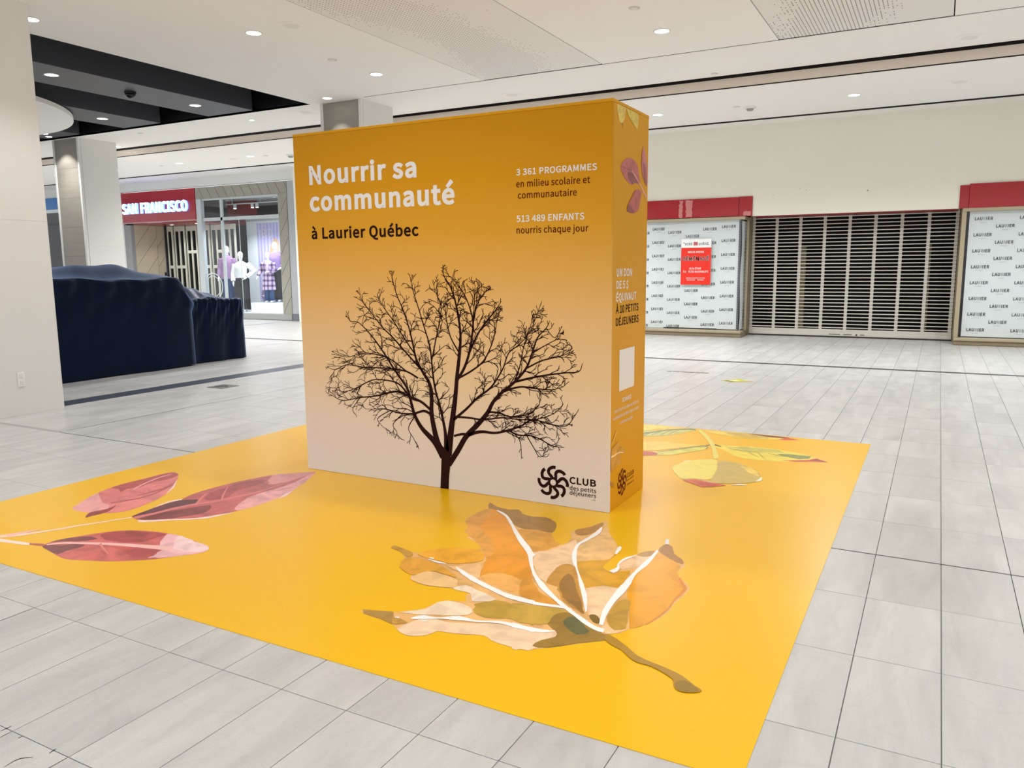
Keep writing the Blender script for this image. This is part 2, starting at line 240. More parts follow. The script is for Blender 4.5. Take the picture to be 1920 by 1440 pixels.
# ------------------------------------------------------------------ lettering (letter outlines drawn as polygons)
GLYPH_DATA = r"""
S 78~
S$194~87,-43 110,-43 110,-4 135,4 154,19 167,39 171,64 154,111 116,137 78,158 61,190 64,205 72,217 84,225 101,228 115,226 127,222 138,215 148,206 166,224 154,235 142,244 127,250 110,254 110,293 87,293 87,253 64,246 46,232 35,212 30,188 48,145 85,121 123,98 140,62 137,46 129,33 115,25 96,22 78,24 63,30 48,38 35,48 20,26 34,15 50,6 68,-1 87,-4
S'97~39,169 58,169 64,234 65,270 32,270 32,234
S*164~54,165 82,198 109,165 125,176 102,213 140,229 134,246 95,237 91,279 72,279 69,236 29,246 23,229 61,213 39,176
S.97~49,-5 58,-3 65,2 70,10 72,20 70,30 65,37 58,42 49,44 40,42 32,37 27,30 26,20 27,10 32,2 40,-3
S0194~97,-5 130,4 156,29 172,70 177,129 172,187 156,229 130,253 97,261 64,253 39,229 23,187 18,129 23,70 39,29 64,4;97,21 77,28 62,47 52,81 48,129 52,177 62,211 77,230 97,236 117,230 133,211 143,177 146,129 143,81 133,47 117,28
S1194~31,0 172,0 172,27 120,27 120,257 96,257 85,251 72,246 58,242 42,238 42,218 88,218 88,27 31,27
S2194~15,0 177,0 177,28 106,28 96,27 85,27 64,25 105,67 137,108 157,147 165,186 159,217 144,241 121,256 90,261 67,259 47,251 30,239 14,224 33,206 44,217 57,227 71,233 86,235 107,231 121,221 130,205 133,185 126,150 104,112 68,68 15,19
S3194~92,-5 124,0 151,15 168,38 175,69 170,93 159,112 142,125 120,134 120,136 139,145 153,158 163,176 166,197 160,224 145,244 121,257 91,261 70,259 52,253 35,243 20,231 37,210 48,221 61,228 75,233 90,235 108,232 122,224 130,211 133,195 130,175 118,160 96,149 62,146 62,121 100,117 125,107 138,91 142,70 138,50 128,35 111,25 90,22 70,24 53,31 39,40 27,51 10,31 24,17 42,6 65,-2
S4194~119,0 149,0 149,71 183,71 183,96 149,96 149,257 114,257 7,92 7,71 119,71;119,96 40,96 99,184 104,193 109,203 115,212 119,222 121,222 120,211 120,198 119,186
S5194~92,-5 123,1 150,18 169,46 176,83 170,120 153,146 128,160 98,165 87,165 78,163 60,155 67,229 163,229 163,257 39,257 30,137 47,126 58,133 68,137 78,140 90,141 112,137 129,126 139,107 143,83 139,57 127,38 110,26 89,22 68,24 51,31 37,40 26,50 9,29 24,17 42,6 64,-2
S6194~105,-5 134,1 157,18 173,45 179,79 174,114 160,139 137,154 108,159 93,157 77,151 63,141 50,129 56,179 70,212 91,229 116,235 127,234 138,230 148,223 157,215 175,235 163,246 149,254 133,259 114,261 79,254 48,230 27,187 20,123 26,67 44,27 71,3;50,103 63,118 77,128 90,134 103,136 123,132 137,120 146,102 149,79 145,55 136,37 123,25 105,21 84,26 67,42 56,68
S8194~98,-5 131,1 156,15 172,36 178,62 175,85 165,104 151,118 135,129 135,131 147,142 158,156 166,174 169,193 164,220 150,242 128,256 99,261 71,256 49,243 34,222 28,195 31,177 39,161 50,147 63,136 63,135 46,123 31,107 20,88 16,64 22,36 39,15 65,1;116,139 94,149 75,160 62,175 57,195 60,212 69,225 82,234 98,237 117,233 130,224 139,209 142,191 140,177 135,164 127,151;98,19 77,23 60,33 49,48 44,67 47,84 54,100 66,113 80,125 106,114 127,101 142,85 148,63 144,45 134,31 119,22
S9194~82,-5 117,3 147,28 168,73 175,139 169,193 151,231 123,254 89,261 61,255 37,238 21,212 15,178 20,143 35,118 57,102 86,97 102,100 118,106 132,116 145,129 139,78 125,45 105,28 81,22 69,23 57,27 47,33 38,42 20,22 32,11 46,3 63,-3;145,155 132,140 118,129 105,123 91,121 71,125 57,137 48,155 46,178 49,202 58,220 72,232 89,236 111,231 128,216 139,190
SA213~1,0 34,0 59,78 153,78 177,0 211,0 124,257 88,257;67,104 79,144 86,165 93,187 99,208 105,230 106,230 113,208 119,187 125,165 132,144 145,104
SB230~35,0 117,0 156,5 187,19 207,42 214,75 210,99 200,117 183,129 162,137 162,138 178,147 190,159 197,176 200,194 193,223 175,242 147,253 111,257 35,257;68,148 68,231 107,231 134,229 153,222 164,209 168,190 164,172 153,159 134,151 106,148;68,26 68,123 112,123 142,120 164,111 178,97 182,76 178,54 164,38 142,29 112,26
SC223~132,-5 155,-2 176,5 195,17 211,32 193,53 180,41 166,32 151,26 133,24 100,31 75,52 59,85 54,129 59,172 76,205 101,226 134,233 150,231 164,226 176,219 187,209 204,230 192,242 175,252 156,259 134,261 89,252 53,226 29,184 20,128 29,72 52,31 88,4
SD241~35,0 101,0 152,9 190,34 212,75 220,129 212,184 189,224 152,248 99,257 35,257;68,27 68,230 97,230 136,224 165,204 181,172 187,129 181,86 165,54 136,34 97,27
SE206~35,0 187,0 187,28 68,28 68,121 165,121 165,149 68,149 68,229 183,229 183,257 35,257
SF193~35,0 68,0 68,115 166,115 166,143 68,143 68,229 183,229 183,257 35,257
SG241~136,-5 161,-2 182,4 201,13 215,25 215,133 131,133 131,106 186,106 186,39 177,33 165,28 153,25 139,24 103,31 76,52 59,85 54,129 60,172 77,205 104,226 139,233 157,231 171,226 184,218 194,209 212,230 199,241 183,251 162,258 138,261 91,252 54,226 29,184 20,128 29,72 53,31 90,4
SH255~35,0 68,0 68,121 187,121 187,0 220,0 220,257 187,257 187,149 68,149 68,257 35,257
SI103~35,0 68,0 68,257 35,257
SJ187~83,-5 115,2 137,19 150,44 154,75 154,257 121,257 121,78 119,54 111,37 98,27 80,24 67,25 55,31 45,40 35,53 12,36 25,18 41,6 60,-2
SL190~35,0 180,0 180,28 68,28 68,257 35,257
SM284~35,0 64,0 64,160 62,200 60,218 62,218 82,159 131,26 153,26 201,159 222,218 223,218 222,200 220,180 219,160 219,0 249,0 249,257 210,257 161,119 157,106 152,93 148,79 143,66 142,66 137,79 133,93 123,119 74,257 35,257
SN253~35,0 66,0 66,135 62,215 63,215 91,162 185,0 218,0 218,257 187,257 187,103 188,82 192,42 190,42 162,95 68,257 35,257
SO260~130,-5 174,5 209,31 231,74 239,129 231,185 209,226 174,252 130,261 86,252 51,226 28,185 20,129 28,74 51,31 86,5;130,24 98,31 74,52 59,86 54,129 59,172 74,205 98,226 130,233 161,226 185,205 201,172 206,129 201,86 185,52 161,31
SP222~35,0 68,0 68,102 110,102 148,107 178,121 198,146 204,181 198,217 178,240 148,253 109,257 35,257;68,129 68,230 104,230 134,228 155,220 168,205 172,181 168,158 156,141 135,132 106,129
SQ260~130,22 98,30 74,51 59,85 54,129 59,172 74,205 98,226 130,233 161,226 185,205 201,172 206,129 201,85 185,51 161,30;208,-64 219,-64 230,-63 238,-61 245,-58 239,-34 220,-37 212,-37 192,-35 174,-29 160,-18 149,-3 186,11 215,39 233,79 239,129 231,185 209,226 174,252 130,261 86,252 51,226 28,185 20,129 27,78 46,38 76,10 114,-4 128,-28 149,-47 176,-60
SR222~68,135 68,230 111,230 137,228 157,220 169,206 173,185 169,163 157,147 137,138 111,135;176,0 213,0 147,112 171,122 189,137 201,158 205,185 199,219 180,241 152,253 116,257 35,257 35,0 68,0 68,109 114,109
SS209~106,-5 143,1 170,17 188,40 194,68 190,93 178,112 162,126 141,137 104,153 89,159 75,168 65,180 62,196 65,211 75,223 90,230 110,233 127,231 142,226 156,219 168,209 185,230 170,242 152,252 132,259 110,261 77,256 52,242 35,221 29,193 34,169 46,150 63,137 81,127 118,111 135,103 148,94 157,82 161,65 157,48 146,35 130,27 107,24 87,26 68,33 51,43 36,56 17,33 35,18 56,6 80,-2
ST210~89,0 121,0 121,229 199,229 199,257 11,257 11,229 89,229
SU252~126,-5 163,1 192,20 211,54 218,106 218,257 187,257 187,105 183,66 170,41 150,28 126,24 103,28 84,41 71,66 67,105 67,257 34,257 34,106 41,54 61,20 90,1
SV201~82,0 120,0 201,257 168,257 127,118 121,96 115,75 109,55 102,33 101,33 94,55 88,75 82,96 76,118 34,257 0,257
SZ211~18,0 195,0 195,28 57,28 193,237 193,257 30,257 30,229 153,229 18,20
Sa197~76,-5 93,-2 109,3 125,12 139,23 140,23 143,0 169,0 169,117 165,149 154,174 133,189 103,195 81,193 61,187 43,179 29,170 41,148 53,156 67,162 82,167 98,168 117,164 129,154 136,138 137,120 85,111 49,97 28,77 21,49 25,26 36,10 54,-1;85,21 72,23 61,28 54,38 51,51 56,68 70,82 97,92 137,99 137,46 124,35 111,28 98,23
Sb216~116,-5 147,2 173,22 192,55 199,98 194,138 179,169 155,188 123,195 107,193 92,187 77,179 63,168 64,202 64,279 32,279 32,0 58,0 61,20 62,20 75,9 89,2 102,-3;111,22 100,23 89,27 77,33 64,42 64,142 78,153 90,161 103,166 115,168 138,163 154,149 163,127 165,98 161,66 150,42 132,28
Sc179~107,-5 124,-3 140,2 155,9 169,19 155,41 145,34 134,28 123,24 110,22 86,27 67,42 55,65 51,95 56,125 68,148 87,163 111,168 122,167 131,164 149,152 165,173 154,181 142,188 127,193 110,195 75,188 46,169 26,137 18,95 25,53 44,22 72,2
Sd217~97,-5 114,-2 129,3 143,12 155,22 156,22 159,0 185,0 185,279 153,279 153,206 154,173 142,182 130,189 116,194 101,195 70,188 43,168 25,137 19,95 24,53 40,21 65,2;104,22 82,27 65,42 55,65 51,95 56,125 68,148 85,163 106,168 118,167 130,163 141,157 153,148 153,48 141,37 129,29 117,24
Se194~109,-5 127,-3 144,1 158,7 172,15 160,36 149,30 138,25 126,22 113,21 88,26 68,39 55,60 50,88 178,88 178,91 179,96 179,106 174,143 160,171 136,189 103,195 72,188 44,168 25,137 18,95 25,53 45,22 74,2;49,110 56,135 68,154 85,166 104,169 124,166 139,154 148,136 151,110
Sf114~12,164 37,164 37,0 69,0 69,164 110,164 110,190 69,190 69,220 71,236 76,248 84,255 96,258 112,255 118,252 125,277 118,280 110,282 102,283 93,283 68,279 51,266 41,247 37,221 37,190 12,188
Sh213~32,0 64,0 64,138 78,151 90,160 103,165 116,167 133,164 144,155 150,139 152,116 152,0 184,0 184,120 181,152 170,176 152,190 126,195 108,193 91,186 77,176 63,163 64,202 64,279 32,279
Si96~32,0 64,0 64,190 32,190;48,229 57,231 64,235 68,242 70,251 68,259 64,266 57,270 48,271 40,270 33,266 29,259 27,251 29,242 33,235 40,231
Sj96~12,-85 36,-80 53,-68 62,-48 64,-22 64,190 33,190 33,-22 32,-37 28,-49 21,-57 9,-59 4,-59 -9,-56 -15,-80 -10,-82;48,229 57,231 64,235 68,242 70,251 68,259 64,266 57,270 48,271 40,270 33,266 29,259 27,251 29,242 33,235 40,231
Sk193~32,0 64,0 64,50 99,92 155,0 190,0 118,113 181,190 146,190 65,90 64,90 64,279 32,279
Sl99~66,-5 72,-4 77,-4 84,-2 80,23 78,22 70,23 67,25 65,29 64,36 64,279 32,279 32,38 34,20 40,7 51,-2
Sm324~32,0 64,0 64,138 77,151 89,160 101,165 112,167 128,164 139,155 145,139 147,116 147,0 179,0 179,138 192,151 204,160 216,165 227,167 243,164 254,155 260,139 263,116 263,0 294,0 294,120 291,152 280,176 262,190 237,195 220,192 204,185 189,173 174,159 167,174 156,185 141,192 121,195 105,193 90,186 75,175 62,162 58,190 32,190
Sn214~32,0 64,0 64,138 78,151 90,160 103,165 116,167 133,164 144,155 150,139 152,116 152,0 184,0 184,120 181,152 170,176 152,190 126,195 108,193 91,186 76,175 62,162 58,190 32,190
So212~106,-5 139,2 167,22 187,53 194,95 187,137 167,169 139,188 106,195 73,188 45,169 25,137 18,95 25,53 45,22 73,2;106,22 84,27 66,42 55,65 51,95 55,125 66,148 84,163 106,168 129,163 146,148 157,125 161,95 157,65 146,42 129,27
Sp217~32,-80 64,-80 64,-16 63,18 76,8 90,1 103,-3 116,-5 147,2 173,22 192,55 199,98 194,138 179,169 155,188 123,195 107,193 91,187 76,178 62,168 58,190 32,190;111,22 100,23 89,27 77,33 64,42 64,142 78,153 91,161 103,166 115,168 138,163 154,149 163,127 165,98 161,66 150,42 132,28
Sq217~153,-80 185,-80 185,190 159,190 156,172 155,172 143,182 130,189 116,194 101,195 70,188 43,168 25,137 19,95 24,53 40,21 65,2 97,-5 113,-3 128,3 142,12 154,22 153,-13;104,22 82,27 65,42 55,65 51,95 56,125 68,148 85,163 106,168 118,167 130,163 141,157 153,148 153,48 141,37 129,29 117,24
Sr136~32,0 64,0 64,122 75,143 87,156 100,164 112,166 122,166 126,165 131,163 137,191 132,193 122,195 116,195 101,192 86,184 73,172 62,155 58,190 32,190
Ss164~82,-5 112,0 133,12 146,30 151,52 146,75 132,90 114,101 93,110 78,116 65,122 56,131 52,143 54,153 61,162 72,168 88,170 100,169 111,165 121,160 131,153 146,173 134,182 120,189 104,193 87,195 59,191 39,179 26,162 22,141 27,120 39,105 57,94 77,86 93,80 107,72 117,63 120,50 118,38 111,29 99,23 83,20 67,22 53,27 39,34 27,43 11,22 26,11 43,3 62,-3
St132~92,-5 101,-4 119,0 127,2 121,27 116,25 110,23 99,21 85,24 76,31 71,42 70,58 70,164 121,164 121,190 70,190 70,244 43,244 40,190 9,188 9,164 38,164 38,59 41,33 50,13 66,0
Su213~88,-5 106,-2 122,5 137,16 151,30 152,30 154,0 181,0 181,190 149,190 149,55 136,41 124,31 111,25 97,23 81,26 70,35 64,51 62,74 62,190 29,190 29,70 33,38 44,14 62,0
Sv182~73,0 111,0 178,190 146,190 110,82 102,54 97,40 93,26 91,26 87,40 82,54 74,82 38,190 5,190
SÀ213~112,273 127,289 72,340 54,318;1,0 34,0 59,78 153,78 177,0 211,0 124,257 88,257;67,104 79,144 86,165 93,187 99,208 105,230 106,230 113,208 119,187 125,165 132,144 145,104
SÉ206~35,0 187,0 187,28 68,28 68,121 165,121 165,149 68,149 68,229 183,229 183,257 35,257;107,273 166,318 148,340 92,289
SÔ260~130,-5 174,5 209,31 231,74 239,129 231,185 209,226 174,252 130,261 86,252 51,226 28,185 20,129 28,74 51,31 86,5;130,24 98,31 74,52 59,86 54,129 59,172 74,205 98,226 130,233 161,226 185,205 201,172 206,129 201,86 185,52 161,31;86,273 129,310 131,310 174,273 188,284 147,328 113,328 72,284
Sà197~76,-5 93,-2 109,3 125,12 139,23 140,23 143,0 169,0 169,117 165,149 154,174 133,189 103,195 81,193 61,187 43,179 29,170 41,148 53,156 67,162 82,167 98,168 117,164 129,154 136,138 137,120 85,111 49,97 28,77 21,49 25,26 36,10 54,-1;85,21 72,23 61,28 54,38 51,51 56,68 70,82 97,92 137,99 137,46 124,35 111,28 98,23;110,224 127,240 71,305 49,284
Sé194~109,-5 127,-3 144,1 158,7 172,15 160,36 149,30 138,25 126,22 113,21 88,26 68,39 55,60 50,88 178,88 178,91 179,96 179,106 174,143 160,171 136,189 103,195 72,188 44,168 25,137 18,95 25,53 45,22 74,2;49,110 56,135 68,154 85,166 104,169 124,166 139,154 148,136 151,110;98,224 159,284 137,305 81,240
Sō212~106,-5 139,2 167,22 187,53 194,95 187,137 167,169 139,188 106,195 73,188 45,169 25,137 18,95 25,53 45,22 73,2;106,22 84,27 66,42 55,65 51,95 55,125 66,148 84,163 106,168 129,163 146,148 157,125 161,95 157,65 146,42 129,27;55,235 158,235 158,258 55,258
"""
GLYPHS = {}
for _l in GLYPH_DATA.strip('\n').split('\n'):
    _h, _b = _l.split('~')
    GLYPHS[_l[:2]] = (int(_h[2:]), [[tuple(int(v) for v in p.split(',')) for p in c.split()] for c in _b.split(';')] if _b else [])
def _area(c): return sum(c[i - 1][0] * c[i][1] - c[i][0] * c[i - 1][1] for i in range(len(c))) / 2
_gc = {}
def glyph(key, w):
    """triangulated glyph, thickened by w on every side"""
    if (key, w) in _gc: return _gc[key, w]
    adv, cs = GLYPHS[key]; out = []
    if cs:
        sg = 1 if max((_area(c) for c in cs), key=abs) > 0 else -1
        for c in cs:
            n = len(c); q = []
            for i in range(n):
                a, b, d = c[i - 1], c[i], c[(i + 1) % n]
                e1 = Vector((b[0] - a[0], b[1] - a[1])).normalized(); e2 = Vector((d[0] - b[0], d[1] - b[1])).normalized()
                n1 = Vector((e1.y, -e1.x)) * sg; n2 = Vector((e2.y, -e2.x)) * sg; m = n1 + n2
                m = m / max(.35, m.dot(m) / 2) if m.length > .05 else n1
                q.append((b[0] + m.x * w, b[1] + m.y * w))
            out.append(q)
    flat, tri = [], []
    if out:
        cu = bpy.data.curves.new('glyph', 'CURVE'); cu.dimensions = '2D'; cu.fill_mode = 'BOTH'
        for c in out:
            sp = cu.splines.new('POLY'); sp.points.add(len(c) - 1); sp.use_cyclic_u = True
            for p_, q_ in zip(sp.points, c): p_.co = (q_[0] * .01, q_[1] * .01, 0, 1)
        ob = bpy.data.objects.new('glyph', cu); COL.objects.link(ob); bpy.context.view_layer.update(); dg = bpy.context.evaluated_depsgraph_get()
        me = bpy.data.meshes.new_from_object(ob.evaluated_get(dg)); bpy.data.objects.remove(ob); bpy.data.curves.remove(cu)
        flat = [(v.co.x * 100, v.co.y * 100) for v in me.vertices]; tri = [tuple(p.vertices) for p in me.polygons]; bpy.data.meshes.remove(me)
        A = abs(sum(_area(c) for c in out)); T = sum(abs((flat[t[1]][0] - flat[t[0]][0]) * (flat[t[2]][1] - flat[t[0]][1]) - (flat[t[1]][1] - flat[t[0]][1]) * (flat[t[2]][0] - flat[t[0]][0])) / 2 for t in tri)
        if w > 0 and abs(A - T) > .04 * A:          # the thickened outline crosses itself: overlay shifted copies instead
            _, _, f0, t0 = glyph(key, 0.0); flat, tri = [], []
            for k in range(13):
                r_ = w if k else 0; a_ = k * math.pi / 6; n0 = len(flat)
                flat += [(x + r_ * math.cos(a_), y + r_ * math.sin(a_)) for x, y in f0]; tri += [tuple(i + n0 for i in t) for t in t0]
    _gc[key, w] = (adv + 1.6 * w, out, flat, tri); return _gc[key, w]
CAPU = 257.0; CAPS = {'S': 257.0}
def set_words(s, O, U, V, width, cap, w=0.0, font='S', space=0.0, depth=0.0, per_letter=False, outline=0.0):
    """list of (verts, faces, face kind) per word (or per letter), fitted to a width and a capital height"""
    x = 0.0; items = []; cur = []; fats = []
    for ch in s:
        adv, cs, flat, tri = glyph(('S' if ch == ' ' else font) + ch, w)
        if ch == ' ':
            if cur: items.append(cur); cur = []
        else:
            if outline: fat = glyph(font + ch, w + outline); fats.append((x, fat[2], fat[3]))
            cur.append((x, cs, flat, tri))
            if per_letter: items.append(cur); cur = []
        x += adv + space
    if cur: items.append(cur)
    lo = min(p[0] + gx for it in items for gx, cs, flat, tri in it for p in flat); hi = max(p[0] + gx for it in items for gx, cs, flat, tri in it for p in flat)
    sx = width / (hi - lo); sy = cap / (CAPS[font] + 2 * w); Nn = U.cross(V); res = []
    for it in items:
        vs, fs, kind = [], [], []
        for gx, cs, flat, tri in it:
            if outline: continue
            P = [O + U * ((p[0] + gx - lo) * sx) + V * ((p[1] + w) * sy) for p in flat]; k = len(vs)
            vs += [p + Nn * depth for p in P]; fs += [tuple(i + k for i in t) for t in tri]; kind += [0] * len(tri)
            if depth:
                for c in cs:
                    n = len(c); kb = len(vs); Q = [O + U * ((p[0] + gx - lo) * sx) + V * ((p[1] + w) * sy) for p in c]
                    vs += [p + Nn * depth for p in Q] + Q
                    for i in range(n): fs.append((kb + i, kb + (i + 1) % n, kb + n + (i + 1) % n, kb + n + i)); kind.append(1)
        if outline:
            for gx, flat, tri in fats:
                k = len(vs); vs += [O + U * ((p[0] + gx - lo) * sx) + V * ((p[1] + w) * sy) for p in flat]; fs += [tuple(i + k for i in t) for t in tri]; kind += [0] * len(tri)
        res.append((vs, fs, kind))
    return res
def lettering(s, O, U, V, width, cap, m, parent, w=0.0, name='lettering', **k):
    out = []
    for vs, fs, kind in set_words(s, O, U, V, width, cap, w, **k):
        mb = MB(); mb.add(vs, fs); out.append(mb.build(name, m, parent))
    return out[0]

# ------------------------------------------------------------------ flat print helpers
def ribbon(pts, widths):
    """2D tapered stroke -> list of polygon points"""
    n = len(pts); Lf, Rt = [], []
    for i in range(n):
        a = pts[max(i - 1, 0)]; b = pts[min(i + 1, n - 1)]
        dx, dy = b[0] - a[0], b[1] - a[1]; l = math.hypot(dx, dy) or 1
        nx, ny = -dy / l, dx / l; w = widths[i] / 2
        Lf.append((pts[i][0] + nx * w, pts[i][1] + ny * w)); Rt.append((pts[i][0] - nx * w, pts[i][1] - ny * w))
    return Lf, Rt
def smooth_line(pts, k=4):
    """Catmull-Rom through points of any dimension"""
    out = []; n = len(pts)
    for i in range(n - 1):
        p0, p1, p2, p3 = pts[max(i - 1, 0)], pts[i], pts[i + 1], pts[min(i + 2, n - 1)]
        for j in range(k):
            t = j / k
            out.append(tuple(0.5 * ((2 * b) + (-a + c) * t + (2 * a - 5 * b + 4 * c - d) * t * t + (-a + 3 * b - 3 * c + d) * t ** 3) for a, b, c, d in zip(p0, p1, p2, p3)))
    out.append(tuple(pts[-1])); return out
def smooth_loop(pts, k=3):
    q = [pts[-1]] + list(pts) + [pts[0], pts[1]]; out = []
    for i in range(1, len(pts) + 1):
        p0, p1, p2, p3 = q[i - 1], q[i], q[i + 1], q[(i + 2)]
        for j in range(k):
            t = j / k
            out.append(tuple(0.5 * ((2 * b) + (-a + c) * t + (2 * a - 5 * b + 4 * c - d) * t * t + (-a + 3 * b - 3 * c + d) * t ** 3) for a, b, c, d in zip(p0, p1, p2, p3)))
    return out
def ragged(poly, amp, rnd, step=None):
    out = []
    for i in range(len(poly)):
        a, b = poly[i], poly[(i + 1) % len(poly)]; out.append(a)
        l = math.hypot(b[0] - a[0], b[1] - a[1]); n = int(l / step) if step else 0
        for k in range(1, n + 1):
            t = k / (n + 1); out.append((a[0] + (b[0] - a[0]) * t + rnd.uniform(-amp, amp), a[1] + (b[1] - a[1]) * t + rnd.uniform(-amp, amp)))
    return out
def fill(mb, pts3, mi=0):
    tri = tessellate_polygon([[Vector(p) for p in pts3]])
    mb.add(pts3, [tuple(t) for t in tri], mi)

# ================================================================== MATERIAL SET
white_ceiling = mat('ceiling_paint', rgb(246, 243, 239), 0.85, noise=0.015, scale=0.6, spec=0.2)
panel_paint = mat('ceiling_panel_paint', rgb(236, 233, 229), 0.7, spec=0.2)
black_gap = mat('black_gap', rgb(18, 17, 16), 0.9)
black_paint = mat('black_recess_paint', rgb(16, 16, 20), 0.4)
beam_paint = mat('charcoal_beam_paint', rgb(70, 71, 78), 0.45)
beige = mat('beige_fascia_paint', rgb(224, 212, 198), 0.6)
wall_paint = mat('wall_paint', rgb(240, 238, 226), 0.8, noise=0.02, scale=0.8, spec=0.2)
wall_cool = mat('wall_paint_cool', rgb(230, 232, 229), 0.75, noise=0.02, scale=0.8, spec=0.2)
column_white = mat('column_panel_white', rgb(226, 225, 222), 0.5, noise=0.01, scale=1.0)
column_stone = mat('column_stone', rgb(150, 144, 134), 0.45, noise=0.16, scale=3.0, stretch=(0.8, 0.8, 9))
trim_metal = mat('satin_aluminium', rgb(200, 200, 196), 0.35, metal=0.6)
tan_metal = mat('tan_anodised_metal', rgb(176, 164, 138), 0.42, metal=0.25)
tan_shaded = mat('tan_metal_shaded', rgb(140, 127, 102), 0.45, metal=0.25)  # the same tan metal with shade mixed into its colour
red_gloss = mat('red_gloss_panel', rgb(168, 8, 24), 0.14, coat=0.2)
tile = tile_material()
grout = mat('grout', rgb(120, 120, 116), 0.9)
dark_strip = mat('dark_blue_grey_stone', rgb(76, 84, 98), 0.3, noise=0.12, scale=4)
joint_metal = mat('joint_metal', rgb(74, 74, 70), 0.4, metal=0.3)
joint_light = mat('joint_metal_light', rgb(190, 190, 190), 0.3, metal=0.6)
paper = mat('covering_paper', rgb(224, 230, 232), 0.55, noise=0.02, scale=2, bump=0.05)
print_grey = mat('print_grey', rgb(52, 58, 62), 0.6)
print_pale = mat('print_pale_grey', rgb(168, 176, 178), 0.6)
window_glass = glass('clear_glass')
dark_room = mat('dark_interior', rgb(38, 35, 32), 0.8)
shutter_metal = mat('shutter_aluminium', rgb(206, 202, 194), 0.45, metal=0.2)
lamp_lens = mat('lamp_lens', (1, 1, 1, 1), 0.4, emit=(1, 0.99, 0.97, 1), estr=9)
ring_white = mat('ring_white', rgb(230, 229, 226), 0.5)

# ================================================================== FLOOR
CX0, CX1, CY0, CY1 = -31.0, 9.0, -4.0, 17.6        # extent of the hall
floor = MB().box(CX0, CX1, CY0, 20.5, -0.12, -0.004).build('floor', grout)
struct(floor, 'pale grey stone tile floor of the shopping hall', 'floor')
joints_x = (-8.42, -7.19)                       # metal joint in front of the near column
MATX0, MATX1, MATY0, MATY1 = -5.34, -0.42, 2.17, 7.12
G = 0.0017
tile_me = MB().bbox(-TX / 2 + G, TX / 2 - G, -TY / 2 + G, TY / 2 - G, -0.012, 0.0, 0.0012).build('tile', tile)
tmesh = tile_me.data; bpy.data.objects.remove(tile_me)
cells = []
for i in range(int((CX0 - TX0) / TX) - 1, int((CX1 - TX0) / TX) + 1):
    for j in range(int((CY0 - TY0) / TY) - 1, int((17.7 - TY0) / TY)):
        x, y = TX0 + (i + 0.5) * TX, TY0 + (j + 0.5) * TY
        d = Vector((x, y, 0)) - CAMP; zc = d.dot(CF)
        if zc > 0.3:
            u, v = 960 + FL * d.dot(CR) / zc, 720 - FL * d.dot(CU) / zc
            vis = -60 < u < 1980 and -50 < v < 1560 and not (MATX0 + .1 < x < MATX1 - .1 and MATY0 + .25 < y < MATY1 - .25)
        else: vis = False
        cells.append((0 if vis else 1, d.length, x, y))
cells.sort()
rest = MB()
for k, (h, d, x, y) in enumerate(cells):
    if k < 300 and h == 0:
        o = link('tile', tmesh, floor); o.location = (x, y, 0)
    else:
        rest.add([(x - TX / 2 + G, y - TY / 2 + G, 0), (x + TX / 2 - G, y - TY / 2 + G, 0), (x + TX / 2 - G, y + TY / 2 - G, 0), (x - TX / 2 + G, y + TY / 2 - G, 0)], [(0, 1, 2, 3)])
o = rest.build('tiles', tile, floor); o['kind'] = 'stuff'
# inlaid strips and joints
o = MB().box(-8.87, -8.55, 5.2, 10.5, -0.003, 0.0015).build('trim_1', dark_strip); struct(o, 'dark blue-grey stone strip in the floor between two columns', 'floor strip')
o = MB().box(-16.0, CX1, 12.38, 12.51, -0.003, 0.0015).build('trim_2', joint_metal); struct(o, 'dark joint line across the floor before the shops', 'floor joint')
o = MB().box(-7.19, CX1, 4.352, 4.362, -0.003, 0.001).build('trim_3', joint_metal); struct(o, 'thin dark expansion joint running under the yellow mat', 'floor joint')
o = MB().box(-8.42, -7.19, 4.34, 4.39, -0.003, 0.0015).build('trim_4', joint_light); struct(o, 'grey metal joint running from the near column', 'floor joint')
o = MB().box(-7.2, -7.18, 4.39, 12.42, -0.003, 0.0015).build('trim_5', joint_light); struct(o, 'long thin metal joint running away from the near column', 'floor joint')
o = MB().box(-16.48, -16.42, 12.7, 16.4, -0.003, 0.0015).build('trim_6', dark_strip); struct(o, 'dark floor strip before the mannequin shop window', 'floor strip')

# hairline cracks in the tiles at the near left
for pts in ([(0, 1371), (12, 1366), (22, 1361)], [(8, 1438), (30, 1425), (46, 1421), (62, 1420)], [(92, 1413), (100, 1407), (106, 1404)], [(34, 1384), (42, 1380)]):
    _w = [at_z(x, y, .0004) for x, y in pts]; _w = smooth_line([(p.x, p.y) for p in _w], 4); _l, _r = ribbon(_w, [.0015 + .003 * math.sin(math.pi * k / (len(_w) - 1)) for k in range(len(_w))]); _n = len(_w)
    MB().add([(x, y, .0004) for x, y in _l + _r], [(i, i + 1, _n + i + 1, _n + i) for i in range(_n - 1)]).build('crack', black_gap, floor)
